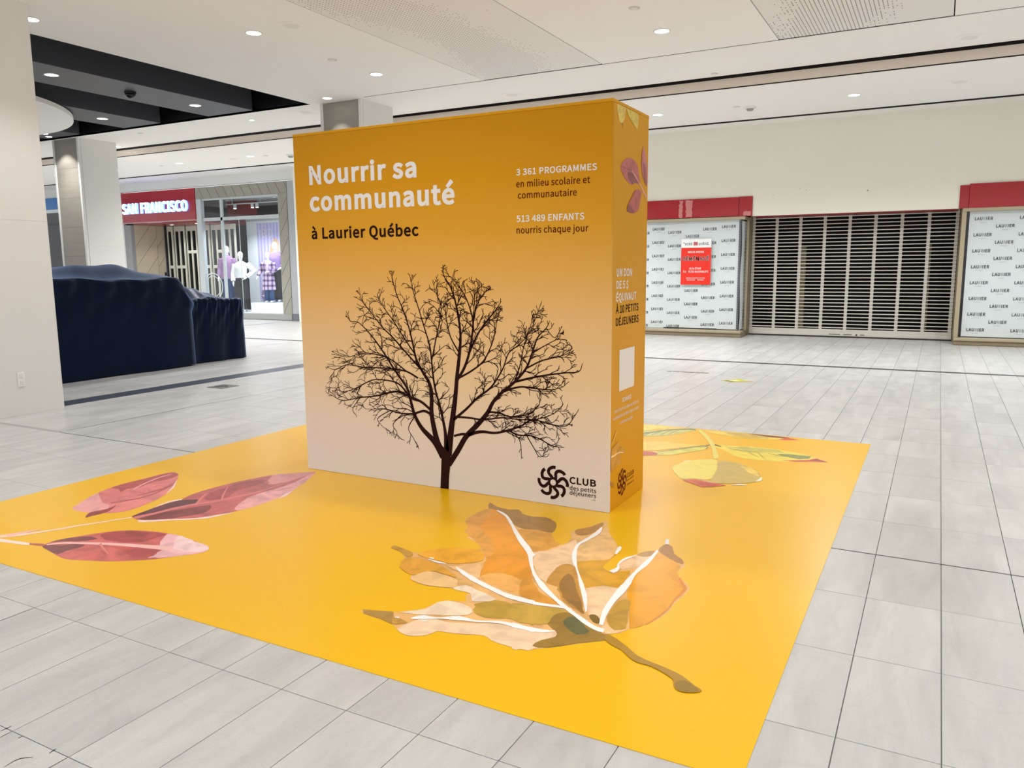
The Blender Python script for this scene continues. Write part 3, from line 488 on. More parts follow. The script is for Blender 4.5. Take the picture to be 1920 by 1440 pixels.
# floor box cover, sticker, floor grille
p = at_z(418, 725)
fb = thing('floor_outlet_cover', 'small dark metal outlet cover set in the floor beside the navy covers', 'outlet cover', (p.x, p.y, 0))
MB().bbox(p.x - .14, p.x + .14, p.y - .14, p.y + .14, -.002, .006, .003).build('plate', mat('cover_metal', rgb(120, 118, 112), .35, metal=.6), fb)
MB().box(p.x - .09, p.x + .02, p.y - .06, p.y + .06, .006, .009).build('lid', mat('cover_lid', rgb(45, 43, 40), .4), fb)
MB().cyl((p.x + .07, p.y, .006), .02, .004, 12).build('screw', mat('cover_screw', rgb(80, 78, 74), .3, metal=.8), fb)
p = at_z(1381, 714)
st = MB()
a = [(-.2, -.05), (-.02, -.16), (.05, -.09), (.22, .0), (.08, .07), (.0, .17), (-.06, .07)]
fill(st, [(p.x + u, p.y + v, .002) for u, v in a])
stk = thing('floor_sticker', 'worn yellow sticker on the floor before the rolling grille', 'sticker', (p.x, p.y, 0))
st.build('sticker_base', mat('sticker_yellow', rgb(196, 188, 20), .5), stk)
st = MB(); fill(st, [(p.x + u * .4 - .02, p.y + v * .4, .0026) for u, v in a]); st.build('sticker_mark', mat('sticker_pale', rgb(238, 236, 170), .5), stk)
st = MB(); fill(st, [(p.x + u, p.y + v, .0026) for u, v in [(-.16, -.05), (-.02, -.13), (.0, -.1), (-.1, -.03)]]); st.build('sticker_mark', mat('sticker_dark', rgb(70, 74, 20), .5), stk)
g = thing('floor_grille', 'narrow grey slot grille in the floor behind the display box', 'floor grille', (-3.1, 11.05, 0))
a = at_z(1252, 696); b = at_z(1328, 700)
seg = [(0, .1), (.13, .31), (.34, .65), (.68, 1.0)]
for s0, s1 in seg:
    q0 = a.lerp(b, s0); q1 = a.lerp(b, s1)
    MB().bbox(q0.x, q1.x, min(q0.y, q1.y) - .03, max(q0.y, q1.y) + .03, -.001, .004, .0015).build('slot', mat('grille_grey', rgb(140, 134, 130), .4, metal=.3), g)

# ================================================================== CEILING
ZC = 4.212; ZL = 4.04; ZU = 4.31; YF = 12.0; YG = 14.65
REC = (-24.0, -9.42, 3.9, 10.45)
P1 = (-6.05, -4.20, 3.2, 10.455); P2 = (-1.905, -0.03, 3.2, 10.455)
ceil = MB()
holes = [REC, P1, P2, (-8.3, CX1, 10.43, 10.46)]
for x0, x1, y0, y1 in rect_minus((CX0, CX1), (CY0, YF - .07), holes): ceil.box(x0, x1, y0, y1, ZC, ZC + .04)
ceil = struct(ceil.build('ceiling', white_ceiling), 'white plasterboard ceiling of the hall', 'ceiling')
MB().box(-9.42, CX1, CY0, YF + .02, ZC + .06, ZC + .09).build('void_shade_plate', black_gap, ceil)  # black plate painting the darkness above the ceiling openings
MB().box(CX0, CX1, YF, YF + .02, ZL + .015, ZC - .03).build('fascia', beige, ceil)
MB().box(CX0, CX1, YF - .001, YF + .02, ZC - .03, ZC + .08).build('gap_shade_strip', black_gap, ceil)  # solid black strips here paint the shade inside the ceiling gaps
MB().box(-8.3, CX1, 10.425, 10.465, ZC + .003, ZC + .02).build('gap_shade_strip', black_gap, ceil)
MB().box(CX0, CX1, YF + .005, YF + .03, ZL + .002, ZL + .02).build('gap_shade_strip', black_gap, ceil)
MB().box(CX0, CX1, YF + .02, YG, ZL, ZL + .05).build('lower_ceiling', white_ceiling, ceil)
MB().box(CX0, CX1, YG, YG + .025, ZL - .022, ZL + .02).build('gap_shade_strip', black_gap, ceil)
MB().box(CX0, CX1, YG + .02, 17.7, ZU, ZU + .05).build('raised_ceiling', white_ceiling, ceil)
MB().box(CX0, CX1, YG + .02, YG + .04, ZL + .02, ZU + .02).build('upstand', white_ceiling, ceil)
# black recess with beams and a white disc
rc = MB()
rc.box(REC[0], REC[1], REC[2], REC[3], ZC + .55, ZC + .58)
for x in (REC[0] - .02, REC[1]): rc.box(x, x + .02, REC[2], REC[3], ZC + .002, ZC + .56)
for y in (REC[2] - .02, REC[3]): rc.box(REC[0], REC[1], y, y + .02, ZC + .002, ZC + .56)
rc.build('recess', black_paint, ceil)
BEAMS = [(-11.72, -10.63), (-14.05, -13.0), (-16.5, -15.43), (-18.9, -17.8), (-21.3, -20.2)]
for x0, x1 in BEAMS:
    MB().bbox(x0, x1, REC[2], REC[3] - .12, ZC + .005, ZC + .42, .006).build('beam', beam_paint, ceil)
disc = thing('ceiling_disc', 'large white disc hung under the black ceiling recess', 'ceiling disc', (-15.5, 6.35, ZC))
MB().cyl((-15.5, 6.35, ZC - .09), 3.27, .07, 96).build('disc_face', white_ceiling, disc)
for a in (0.5, 2.6, 4.7): MB().cyl((-15.5 + 2 * math.cos(a), 6.35 + 2 * math.sin(a), ZC - .02), .012, .56, 8).build('hanger_rod', black_paint, disc)

# perforated panels
rnd = random.Random(7)
def perforated(P, name, label, slots):
    t = thing(name, label, 'ceiling panel', ((P[0] + P[1]) / 2, (P[2] + P[3]) / 2, ZC))
    g = .012
    MB().box(P[0] + g, P[1] - g, P[2] + g, P[3] - .045, ZC - .001, ZC + .03).build('panel_board', panel_paint, t)
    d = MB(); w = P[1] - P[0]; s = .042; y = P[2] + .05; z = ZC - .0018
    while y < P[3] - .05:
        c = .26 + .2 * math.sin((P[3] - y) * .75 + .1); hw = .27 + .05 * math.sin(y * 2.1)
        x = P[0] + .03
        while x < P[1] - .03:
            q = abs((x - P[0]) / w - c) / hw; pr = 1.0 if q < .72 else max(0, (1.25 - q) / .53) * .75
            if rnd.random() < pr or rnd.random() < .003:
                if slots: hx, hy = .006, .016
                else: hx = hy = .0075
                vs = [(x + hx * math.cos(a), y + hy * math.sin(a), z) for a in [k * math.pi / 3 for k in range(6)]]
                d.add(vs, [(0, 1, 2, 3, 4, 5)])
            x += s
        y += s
    o = d.build('perforations', mat('perforation_shade', rgb(120, 114, 108), .9), t); o['kind'] = 'stuff'  # flat discs drawn as holes, their inner shade painted as colour
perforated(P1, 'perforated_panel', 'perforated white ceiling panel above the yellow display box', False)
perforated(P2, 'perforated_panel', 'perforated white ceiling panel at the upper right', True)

# ------------------------------------------------------------------ ceiling fittings
def lamp(o, p, power, angle=150, blend=.6, size=.07, color=(1, .993, .98), name='lamp'):
    l = bpy.data.lights.new(name, 'SPOT'); l.energy = power; l.spot_size = math.radians(angle); l.spot_blend = blend; l.shadow_soft_size = size; l.color = color
    ob = bpy.data.objects.new(name, l); COL.objects.link(ob); ob.location = p
    ob.parent = o; ob.matrix_parent_inverse = parent_inv(o)
    return ob
_dl = {}
def downlight(x, y, z, label, r=.085, power=None, angle=108, blend=.65, group='recessed ceiling downlights'):
    t = thing('downlight', label, 'downlight', (x, y, z), group)
    if r not in _dl:
        ring = MB(); n = 28
        vs = []; prof = [(r * 1.18, -.001), (r * 1.16, -.006), (r * 1.0, -.007), (r * .95, -.001)]
        for k in range(n):
            a = 2 * math.pi * k / n
            for rr, zz in prof: vs.append((rr * math.cos(a), rr * math.sin(a), zz))
        m = len(prof); ring.add(vs, [(k * m + j, ((k + 1) % n) * m + j, ((k + 1) % n) * m + (j + 1) % m, k * m + (j + 1) % m) for k in range(n) for j in range(m)], 0, True)
        a_ = ring.build('trim_ring', ring_white, t); a_.matrix_parent_inverse = Matrix()
        l = MB().cyl((0, 0, -.0045), r * .97, .004, n); l_ = l.build('lens', lamp_lens, t); l_.matrix_parent_inverse = Matrix()
        _dl[r] = (a_.data, l_.data)
    else:
        for nm, me in zip(('trim_ring', 'lens'), _dl[r]):
            c = bpy.data.objects.new(nm, me); COL.objects.link(c); c.parent = t
    lamp(t, (x, y, z - .03), LAMP_POWER if power is None else power, angle, blend)
    return t
downlight(-7.18, 7.06, ZC, 'downlight at the upper left, just left of the perforated panel')
downlight(-7.18, 9.34, ZC, 'downlight in the white ceiling right above the left part of the yellow box')
downlight(-3.03, 9.36, ZC, 'downlight in the white ceiling between the two perforated panels')
for (x, y) in ((-7.18, 4.78), (-7.18, 2.5), (-3.03, 7.08), (-3.03, 4.8), (-3.03, 2.5), (-3.03, .2), (1.12, 9.36), (1.12, 7.08), (1.12, 4.8), (1.12, 2.5), (1.12, .2), (5.27, 9.36), (5.27, 7.08), (5.27, 4.8), (5.27, 2.5), (-7.18, .2), (-3.03, -2.1), (1.12, -2.1), (-7.18, -2.1)):
    downlight(x, y, ZC, 'downlight of the white ceiling outside the picture', group='downlights outside the picture')
downlight(-8.84, 10.2, ZC, 'downlight close in front of the column behind the yellow box', .075, WASH_POWER, 84, .12)
downlight(-8.885, 5.49, ZC, 'downlight close beside the near white column at upper left', .085, WASH_POWER, 84, .2)
downlight(-16.2, 10.17, ZC + .004, 'downlight hidden close in front of the stone clad column', .06, WASH_POWER * 1.6, 96, .12)
downlight(-16.2, 11.72, ZC, 'half hidden downlight beside the far stone clad column', .06)
downlight(-11.3, 10.95, ZC, 'tiny downlight in the white band behind the black recess', .045, 20)
for x, lab in ((-1.31, 'downlight in the lower ceiling before the rolling grille'), (-4.38, 'downlight in the lower ceiling right beside the top of the yellow box'),
               (-13.93, 'downlight nearest the yellow box in the lower ceiling at left'), (-16.29, 'middle downlight of the three in the lower ceiling at left'), (-18.71, 'leftmost of the three downlights in the lower ceiling at left')):
    downlight(x, 13.4, ZL, lab, power=LOW_POWER, angle=155)
for x in (-6.8, -9.2, -11.6, 1.75, 4.8, -21.1, -23.5):
    downlight(x, 13.4, ZL, 'downlight of the lower ceiling hidden from view', power=LOW_POWER, angle=155, group='downlights hidden from view')
for x, y, lab in ((-11.12, 7.1, 'nearest downlight in the black recess, beside the white column'), (-11.12, 9.54, 'rightmost downlight in the black recess'),
                  (-13.5, 9.5, 'downlight of the middle black beam, right of the white disc'), (-15.95, 9.9, 'downlight under the white disc, above the stone clad column')):
    downlight(x, y, ZC + .004, lab, .085)
disc_me = {}
def flat_disc(name, x, y, z, r, label, cat, h=.006, m=None, rim=True):
    t = thing(name, label, cat, (x, y, z))
    MB().cyl((x, y, z - h), r, h, 28).build('cover_plate', m or ring_white, t)
    if rim: MB().cyl((x, y, z - h - .003), r * .55, .003, 20).build('cover_centre', mat('cover_grey', rgb(234, 231, 227), .7), t)
    return t
conceal = mat('sprinkler_white', rgb(214, 211, 206), .6)
flat_disc('sprinkler_cover', -7.19, 8.43, ZC, .06, 'small round sprinkler cover left of the perforated panel over the box', 'sprinkler', m=conceal)
flat_disc('sprinkler_cover', -3.03, 8.41, ZC, .06, 'small round sprinkler cover between the two perforated panels', 'sprinkler', m=conceal)
flat_disc('sprinkler_cover', -3.01, 11.73, ZC, .05, 'small round sprinkler cover in the narrow ceiling band right of the box', 'sprinkler', m=conceal)
flat_disc('sprinkler_cover', -14.27, 10.85, ZC, .05, 'small round sprinkler cover beside the stone clad column', 'sprinkler', m=conceal)
flat_disc('sprinkler_cover', -3.06, 13.4, ZL, .05, 'small sprinkler cover beside the smoke detector at right', 'sprinkler', m=conceal)
flat_disc('sprinkler_cover', -13.59, 13.53, ZL, .05, 'small sprinkler cover beside the smoke detector at left', 'sprinkler', m=conceal)
flat_disc('sprinkler_cover', -17.05, 13.49, ZL, .05, 'small sprinkler cover between the left lower downlights', 'sprinkler', m=conceal)
flat_disc('ceiling_speaker', -6.6, 7.07, ZC, .16, 'round white ceiling speaker beside the upper left downlight', 'speaker', .005, white_ceiling)
flat_disc('ceiling_speaker', .14, 11.49, ZC, .17, 'round white ceiling speaker near the right edge of the ceiling', 'speaker', .005, white_ceiling)
flat_disc('ceiling_speaker', -6.17, 11.5, ZC, .17, 'round white ceiling speaker in the band above the yellow box', 'speaker', .005, white_ceiling)
flat_disc('ceiling_speaker', .08, 13.22, ZL, .17, 'round white ceiling speaker in the lower ceiling at right', 'speaker', .005, white_ceiling)
flat_disc('ceiling_speaker', -14.6, 13.52, ZL, .15, 'round white ceiling speaker in the lower ceiling at left', 'speaker', .005, white_ceiling)
flat_disc('ceiling_speaker', -9.97, 10.95, ZC, .17, 'round white ceiling speaker left of the column behind the box', 'speaker', .005, white_ceiling)
for x, y, lab in ((-2.87, 13.5, 'white smoke detector in the lower ceiling right of the box'), (-13.0, 13.7, 'white smoke detector in the lower ceiling left of the box')):
    t = thing('smoke_detector', lab, 'smoke detector', (x, y, ZL))
    MB().cyl((x, y, ZL - .035), .085, .035, 24, r2=.1).build('detector_base', ring_white, t)
    MB().cyl((x, y, ZL - .065), .045, .03, 20, r2=.06).build('sensor', mat('sensor_grey', rgb(150, 150, 146), .5), t)
t = thing('security_camera', 'black dome security camera on the black beam', 'camera', (-11.15, 8.35, ZC))
MB().cyl((-11.15, 8.35, ZC - .03), .085, .04, 24).build('camera_base', black_paint, t)
MB().loft([((-11.15, 8.35, ZC - .03 - .07 * math.sin(a)), .075 * math.cos(a), .075 * math.cos(a)) for a in (0, .3, .6, .9, 1.2, 1.5)], 20).build('dome', mat('dome_gloss', rgb(8, 8, 10), .05), t)

# ================================================================== COLUMNS
def column(x0, x1, y0, y1, label, outlet=False):
    t = thing('column', label, 'column', ((x0 + x1) / 2, (y0 + y1) / 2, 0))
    w = .055
    MB().box(x0 + .01, x1 - .012, y0 + .03, y1 - .01, 0, ZC).build('core', column_white, t)
    for za, zb in ((0, 2.0195), (2.0205, ZC)):
        MB().bbox(x1 - .012, x1, y0 + .045, y1, za, zb, .002).build('side_panel', column_white, t)
        MB().bbox(x0, x0 + .012, y0 + .045, y1, za, zb, .002).build('side_panel', column_white, t)
    for x in (x0, x1 - w): MB().bbox(x, x + w, y0 - .015, y0 + .04, 0, ZC, .004).build('corner_trim', trim_metal if False else column_white, t)
    n = 7; h = ZC / n
    for k in range(n): MB().bbox(x0 + w, x1 - w, y0, y0 + .04, k * h + .001, (k + 1) * h - .001, .002).build('stone_panel', column_stone, t)
    MB().bbox(x0 + .02, x1 - .02, y1 - .012, y1, 0, ZC, .002).build('back_panel', column_white, t)
    return t
c1 = column(-9.27, -8.42, 4.33, 5.185, 'near white panelled column at the left edge')
column(-16.63, -15.77, 10.51, 11.37, 'far column with spotlit grey stone face left of the shop sign')
column(-9.26, -8.40, 10.51, 11.35, 'column whose top shows above the yellow display box')
for x in (-1.04, 6.3): column(x - .85, x, -1.84 + 0, -.98, 'column behind the photographer')['group'] = 'columns behind the photographer'
t = thing('wall_outlet', 'white double power outlet on the near white column', 'outlet', (-8.42, 4.745, .31))
MB().bbox(-8.419, -8.411, 4.71, 4.785, .30, .45, .003).build('plate', mat('outlet_white', rgb(236, 236, 234), .35), t)
for z in (.34, .41):
    MB().bbox(-8.413, -8.4085, 4.73, 4.765, z - .022, z + .022, .002).build('socket', mat('outlet_socket', rgb(222, 222, 220), .35), t)

# ================================================================== MAT WITH PRINTED LEAVES
yellow_mat = mat('yellow_vinyl', rgb(244, 189, 12), .3, noise=.02, scale=1.5)
floor_mat = thing('floor_mat', 'big square yellow floor mat printed with autumn leaves under the display box', 'floor mat', ((MATX0 + MATX1) / 2, (MATY0 + MATY1) / 2, 0))
MB().box(MATX0, MATX1, MATY0, MATY1, .0005, .003).build('vinyl_sheet', yellow_mat, floor_mat)
ZOOM = {'A': (0, 860, 4.8), 'C': (230, 860, 1920 / 380), 'D': (660, 920, 4.5), 'E': (960, 920, 3.6), 'F': (1190, 780, 4.8), 'P': (0, 0, 1)}
def fp(z, p):
    ox, oy, s = ZOOM[z]; q = at_z(ox + p[0] / s, oy + p[1] / s, .003); return (q.x, q.y)
_pm = {}
def print_mat(c, var=.1, scale=7.0):
    k = (c, var, scale)
    if k not in _pm:
        m = bpy.data.materials.new('print_%d_%d_%d' % c); m.use_nodes = True; nt = m.node_tree; b = nt.nodes['Principled BSDF']
        b.inputs['Roughness'].default_value = .32
        base = rgb(*c)
        geo = nt.nodes.new('ShaderNodeNewGeometry'); n = nt.nodes.new('ShaderNodeTexNoise'); n.inputs['Scale'].default_value = scale; n.inputs['Detail'].default_value = 5; n.inputs['Distortion'].default_value = 1.2
        nt.links.new(geo.outputs['Position'], n.inputs['Vector'])
        r = nt.nodes.new('ShaderNodeValToRGB'); r.color_ramp.interpolation = 'LINEAR'
        e = r.color_ramp.elements; e[0].position = .34; e[1].position = .68
        e[0].color = tuple(v * (1 - var * 1.6) for v in base[:3]) + (1,); e[1].color = tuple(min(1, v * (1 + var) + var * .06) for v in base[:3]) + (1,)
        for ps, kx in ((.44, 1 - var * .9), (.455, 1 - var * .1), (.54, 1.0), (.555, 1 + var * .5)):
            x = e.new(ps); x.color = tuple(min(1, v * kx) for v in base[:3]) + (1,)
        nt.links.new(n.outputs['Fac'], r.inputs[0]); nt.links.new(r.outputs[0], b.inputs['Base Color']); _pm[k] = m
    return _pm[k]
class Print:
    """a printed motif: its outline is a part of the mat, patches and veins are sub-parts"""
    def __init__(s, base): s.base = base; s.z = .0032; s.items = []
    def poly(s, z, pts, c, name, amp=0.0, loop=2, var=.1, scale=7.0, step=.05):
        w = [fp(z, p) for p in pts]
        if loop > 1: w = smooth_loop(w, loop)
        if amp: w = ragged(w, amp, rnd, step)
        mb = MB(); fill(mb, [(x, y, s.z) for x, y in w]); s.z += .00006
        par = s.items[0] if s.items else s.base
        o = mb.build(name, print_mat(c, var, scale), par); s.items.append(o); return o
    def line(s, z, pts, widths, c, name, jitter=.12, var=.02):
        P = smooth_line([(p[0], p[1], w) for p, w in zip(pts, widths)], 4)
        ox, oy, sc = ZOOM[z]
        pts2 = [(p[0], p[1]) for p in P]; ws = [p[2] * (1 + rnd.uniform(-jitter, jitter)) for p in P]
        Lf, Rt = ribbon(pts2, ws); mb = MB()
        L3 = [(*fp(z, p), s.z) for p in Lf]; R3 = [(*fp(z, p), s.z) for p in Rt]; n = len(L3)
        mb.add(L3 + R3, [(i, i + 1, n + i + 1, n + i) for i in range(n - 1)]); s.z += .00006
        par = s.items[0] if s.items else s.base
        o = mb.build(name, print_mat(c, var), par); s.items.append(o); return o
PINK = (206, 108, 102); PLT = (240, 176, 178); PDK = (128, 62, 66); PMD = (182, 82, 78); WHT = (252, 244, 240)
# first pink leaf
L = Print(floor_mat)
L.poly('A', [(650, 440), (700, 410), (780, 360), (880, 310), (1000, 260), (1150, 215), (1300, 180), (1430, 145), (1540, 122), (1590, 128), (1605, 150), (1595, 190), (1560, 250), (1500, 310), (1430, 360), (1340, 400), (1240, 440), (1120, 475), (990, 490), (900, 490), (800, 485), (720, 475), (670, 462)], (222, 128, 124), 'printed_leaf', var=.12)['label'] = 'pink oval leaf print, furthest left'
L.poly('A', [(650, 440), (700, 410), (780, 360), (880, 310), (900, 340), (930, 400), (1040, 420), (990, 450), (900, 480), (800, 485), (720, 475), (670, 462)], (240, 168, 166), 'leaf_patch', .006)
L.poly('A', [(1000, 262), (1150, 217), (1300, 182), (1430, 147), (1540, 124), (1590, 130), (1600, 150), (1500, 190), (1380, 210), (1250, 260), (1150, 270), (1090, 300), (1060, 270)], (186, 88, 86), 'leaf_patch', .008)
L.poly('A', [(1000, 400), (1150, 370), (1350, 320), (1540, 260), (1500, 310), (1430, 360), (1340, 395), (1240, 430), (1120, 465), (990, 480)], (232, 138, 134), 'leaf_patch', .006)
L.poly('A', [(780, 532), (770, 522), (800, 490), (850, 475), (930, 460), (1000, 440), (1050, 415), (985, 470), (900, 500), (830, 515)], (160, 70, 66), 'leaf_patch', .003)
L.line('A', [(1000, 400), (1150, 375), (1300, 345), (1450, 290), (1560, 220)], [6, 8, 8, 6, 3], (170, 80, 78), 'leaf_vein')
L.line('A', [(1200, 275), (1300, 225), (1420, 175), (1540, 140)], [10, 9, 8, 4], (240, 170, 168), 'leaf_vein')
L.line('A', [(1240, 330), (1400, 290), (1550, 240)], [4, 6, 3], (172, 76, 76), 'leaf_vein')
L.line('A', [(1590, 195), (1560, 255), (1500, 312)], [4, 16, 3], (252, 214, 210), 'leaf_edge')
# second, long leaf
L = Print(floor_mat)
L.poly('C', [(90, 545), (200, 505), (330, 455), (450, 415), (560, 385), (640, 345), (760, 305), (900, 265), (1060, 225), (1250, 185), (1420, 155), (1580, 140), (1720, 130), (1825, 125), (1790, 165), (1730, 220), (1650, 275), (1560, 330), (1440, 385), (1300, 435), (1150, 480), (1000, 515), (850, 545), (700, 560), (500, 575), (300, 580), (150, 580), (110, 565)], (198, 100, 98), 'printed_leaf', var=.14)['label'] = 'long pink pointed leaf print reaching to the box'
L.poly('C', [(1060, 480), (1180, 370), (1400, 300), (1600, 235), (1825, 127), (1790, 165), (1730, 220), (1650, 275), (1560, 330), (1440, 385), (1300, 435), (1150, 480)], (238, 168, 170), 'leaf_patch', .006, var=.14)
L.poly('C', [(1420, 157), (1580, 141), (1720, 131), (1825, 126), (1700, 175), (1500, 230), (1380, 240)], (226, 150, 150), 'leaf_patch', .006)
L.poly('C', [(90, 545), (330, 455), (520, 400), (700, 385), (720, 400), (690, 430), (500, 460), (300, 510), (130, 545)], (112, 58, 66), 'leaf_patch', .004, var=.12)
L.poly('C', [(150, 578), (260, 535), (420, 500), (620, 470), (830, 440), (800, 500), (640, 540), (400, 570)], (140, 66, 64), 'leaf_patch', .006, var=.15)
L.poly('C', [(780, 390), (820, 330), (960, 280), (1080, 240), (1250, 205), (1380, 200), (1280, 250), (1100, 300), (980, 370), (860, 390)], (172, 78, 80), 'leaf_patch', .008, var=.16)
L.line('C', [(110, 560), (300, 520), (500, 470), (700, 430), (900, 400), (1080, 360), (1300, 310), (1560, 220), (1800, 135)], [22, 20, 18, 16, 14, 12, 9, 6, 3], (222, 128, 124), 'leaf_vein')
L.line('C', [(690, 435), (740, 380), (790, 330)], [18, 14, 6], (226, 134, 130), 'leaf_vein')
L.line('C', [(940, 385), (960, 330), (1000, 265)], [18, 14, 6], (226, 134, 130), 'leaf_vein')
L.line('C', [(145, 590), (250, 592), (450, 580), (650, 572), (800, 558), (920, 535), (1040, 512)], [22, 18, 12, 12, 16, 14, 3], (253, 222, 212), 'leaf_edge')
L.line('C', [(300, 462), (430, 412), (560, 386)], [3, 12, 10], (253, 222, 212), 'leaf_edge')
L.line('C', [(1480, 378), (1550, 340), (1610, 305)], [3, 22, 4], (253, 214, 214), 'leaf_edge')
L.line('A', [(0, 700), (150, 690), (300, 670), (500, 640), (700, 605), (900, 575), (1050, 550), (1190, 530)], [26, 22, 16, 13, 12, 10, 9, 8], (250, 214, 188), 'leaf_stem')
L.line('A', [(60, 695), (200, 668), (370, 633)], [26, 18, 4], (246, 190, 176), 'leaf_stem')
# third leaf
L = Print(floor_mat)
L.poly('A', [(380, 790), (430, 760), (560, 725), (700, 700), (850, 675), (1000, 655), (1150, 645), (1300, 648), (1430, 660), (1560, 680), (1680, 715), (1790, 755), (1860, 780), (1882, 800), (1870, 825), (1800, 850), (1680, 868), (1550, 885), (1400, 905), (1200, 918), (1000, 925), (800, 918), (640, 910), (560, 895), (500, 865), (430, 825)], (212, 108, 102), 'printed_leaf', var=.14)['label'] = 'broad pink leaf print nearest the mat corner'
L.poly('A', [(1500, 682), (1560, 682), (1680, 715), (1790, 755), (1860, 780), (1880, 800), (1868, 824), (1800, 848), (1680, 866), (1550, 883), (1330, 895), (1400, 850), (1480, 810), (1440, 770)], (246, 190, 194), 'leaf_patch', .008)
L.poly('A', [(1600, 692), (1680, 717), (1790, 757), (1860, 782), (1878, 800), (1866, 822), (1760, 840), (1560, 810)], (252, 214, 214), 'leaf_patch', .006)
L.poly('A', [(380, 790), (430, 775), (560, 780), (640, 770), (760, 775), (720, 800), (600, 830), (520, 860), (450, 835)], (128, 66, 66), 'leaf_patch', .006)
L.poly('A', [(450, 752), (600, 717), (780, 700), (880, 720), (760, 740), (560, 745)], (134, 66, 70), 'leaf_patch', .005)
L.poly('A', [(960, 665), (1150, 650), (1300, 655), (1500, 680), (1380, 720), (1240, 760), (1000, 740), (900, 700)], (178, 78, 74), 'leaf_patch', .01, var=.16)
L.poly('A', [(1000, 790), (1200, 800), (1440, 815), (1330, 890), (1180, 880), (1100, 830)], (200, 92, 86), 'leaf_patch', .01, var=.14)
L.line('A', [(420, 775), (560, 760), (700, 760), (900, 765), (1100, 775), (1300, 790), (1550, 810)], [10, 14, 16, 20, 24, 30, 40], (250, 196, 188), 'leaf_vein')
L.line('A', [(900, 765), (940, 820), (980, 860)], [26, 18, 6], (232, 140, 132), 'leaf_vein')
L.line('A', [(0, 735), (150, 755), (270, 770)], [28, 26, 20], (253, 226, 212), 'leaf_stem')
L.line('A', [(265, 768), (400, 778)], [16, 22], (190, 92, 84), 'leaf_stem')

# maple leaf
px = [(918.9, 942.2), (930, 948.9), (953.3, 955.6), (973.3, 955.6), (980, 963.3), (1000, 968.9), (1023.9, 970), (1040.6, 978.3), (1043.3, 986.7), (1035, 999.2), (1040.6, 1015.8), (1046, 1021.4), (1062.8, 1018.6), (1072.5, 1006), (1068.3, 999.2), (1079.4, 993.6), (1104.4, 988), (1126.7, 979.7), (1137.8, 977), (1139, 986.7), (1143.3, 1000.6), (1154.4, 1017.2), (1157.2, 1024.2), (1164, 1025.6), (1164, 1029.7), (1154.4, 1039.4), (1140.6, 1053.3), (1129.4, 1063), (1140.6, 1070), (1151.7, 1074.2), (1159.4, 1070), (1154.4, 1063), (1168.3, 1049.2), (1193.3, 1039.4), (1210, 1034), (1232, 1032.5), (1240.6, 1024), (1248.9, 1020.6), (1260, 1024), (1264, 1038), (1279.4, 1049), (1285, 1061.7), (1271, 1071.4), (1275, 1084), (1292, 1099), (1289, 1110.3), (1265.6, 1131), (1251.7, 1147.8), (1232, 1161.7), (1210, 1171.4), (1179.4, 1179.7), (1160, 1188), (1137.8, 1189.4), (1135, 1200.6), (1115.6, 1203.3), (1071, 1208.9), (1043.3, 1213), (1010, 1216.7), (976.7, 1217.8), (948.9, 1211), (922, 1202), (906.7, 1192), (871, 1190), (837.8, 1186.7), (820, 1184), (802, 1191), (780, 1193.3), (760, 1191), (744.4, 1180), (735.6, 1171), (713.3, 1161), (682, 1151), (680, 1143.3), (737.8, 1147.8), (760, 1145.6), (797.8, 1140), (820, 1128.9), (842, 1125.6), (873.3, 1127.8), (872, 1116.7), (880, 1112), (860, 1106.7), (837.8, 1102), (802, 1098.9), (780, 1092), (768.9, 1084.4), (771, 1077.8), (748.9, 1063.3), (760, 1046.7), (746.7, 1032), (733.3, 1027.8), (737.8, 1023.3), (744.4, 1024.4), (771, 1034.4), (784.4, 1036.7), (806.7, 1032), (820, 1028.4), (848.9, 1026.7), (871, 1028.9), (895.6, 1030), (902, 1026.7), (891, 1015.6), (873.3, 1007.8), (884, 1005.6), (871, 995.6), (878.9, 988.9), (872, 977.8), (878.9, 970), (895.6, 961), (915.6, 953.3)]
L = Print(floor_mat)
L.poly('P', px, (238, 186, 118), 'printed_leaf', var=.12, scale=4)['label'] = 'large amber maple leaf print with white veins'
PE = (248, 208, 164); OR = (238, 158, 44); BR = (168, 126, 62); OL = (196, 158, 62)
L.poly('D', [(1110, 640), (1130, 560), (1100, 500), (1060, 420), (980, 350), (990, 270), (1080, 190), (1170, 150), (1250, 180), (1340, 290), (1400, 420), (1500, 560), (1530, 740), (1430, 750), (1470, 810), (1400, 860), (1250, 820), (1080, 720)], OR, 'leaf_patch', .008, scale=3)
L.poly('D', [(960, 260), (985, 225), (1060, 187), (1150, 152), (1180, 200), (1080, 300), (1180, 420), (1200, 520), (1130, 560), (1090, 480), (1000, 390), (960, 340), (990, 310)], (232, 164, 72), 'leaf_patch', .006)
L.poly('D', [(1090, 720), (1250, 690), (1420, 750), (1470, 810), (1410, 880), (1250, 820), (1120, 770)], (244, 180, 96), 'leaf_patch', .006)
L.poly('P', [(918.9, 942.2), (930, 948.9), (953.3, 955.6), (973.3, 955.6), (980, 963.3), (1000, 968.9), (1023.9, 970), (1040.6, 978.3), (1043.3, 986.7), (1035, 999.2), (1010, 994), (982, 992), (964, 984), (953, 975), (938, 958), (916, 953)], BR, 'leaf_patch', .004)
L.poly('E', [(30, 270), (100, 262), (200, 275), (270, 290), (290, 345), (330, 360), (240, 400), (140, 410), (90, 340)], (226, 162, 66), 'leaf_patch', .006)
L.poly('E', [(140, 420), (250, 405), (370, 360), (430, 330), (440, 380), (410, 460), (430, 520), (370, 495), (300, 520), (230, 620), (160, 540)], PE, 'leaf_patch', .006)
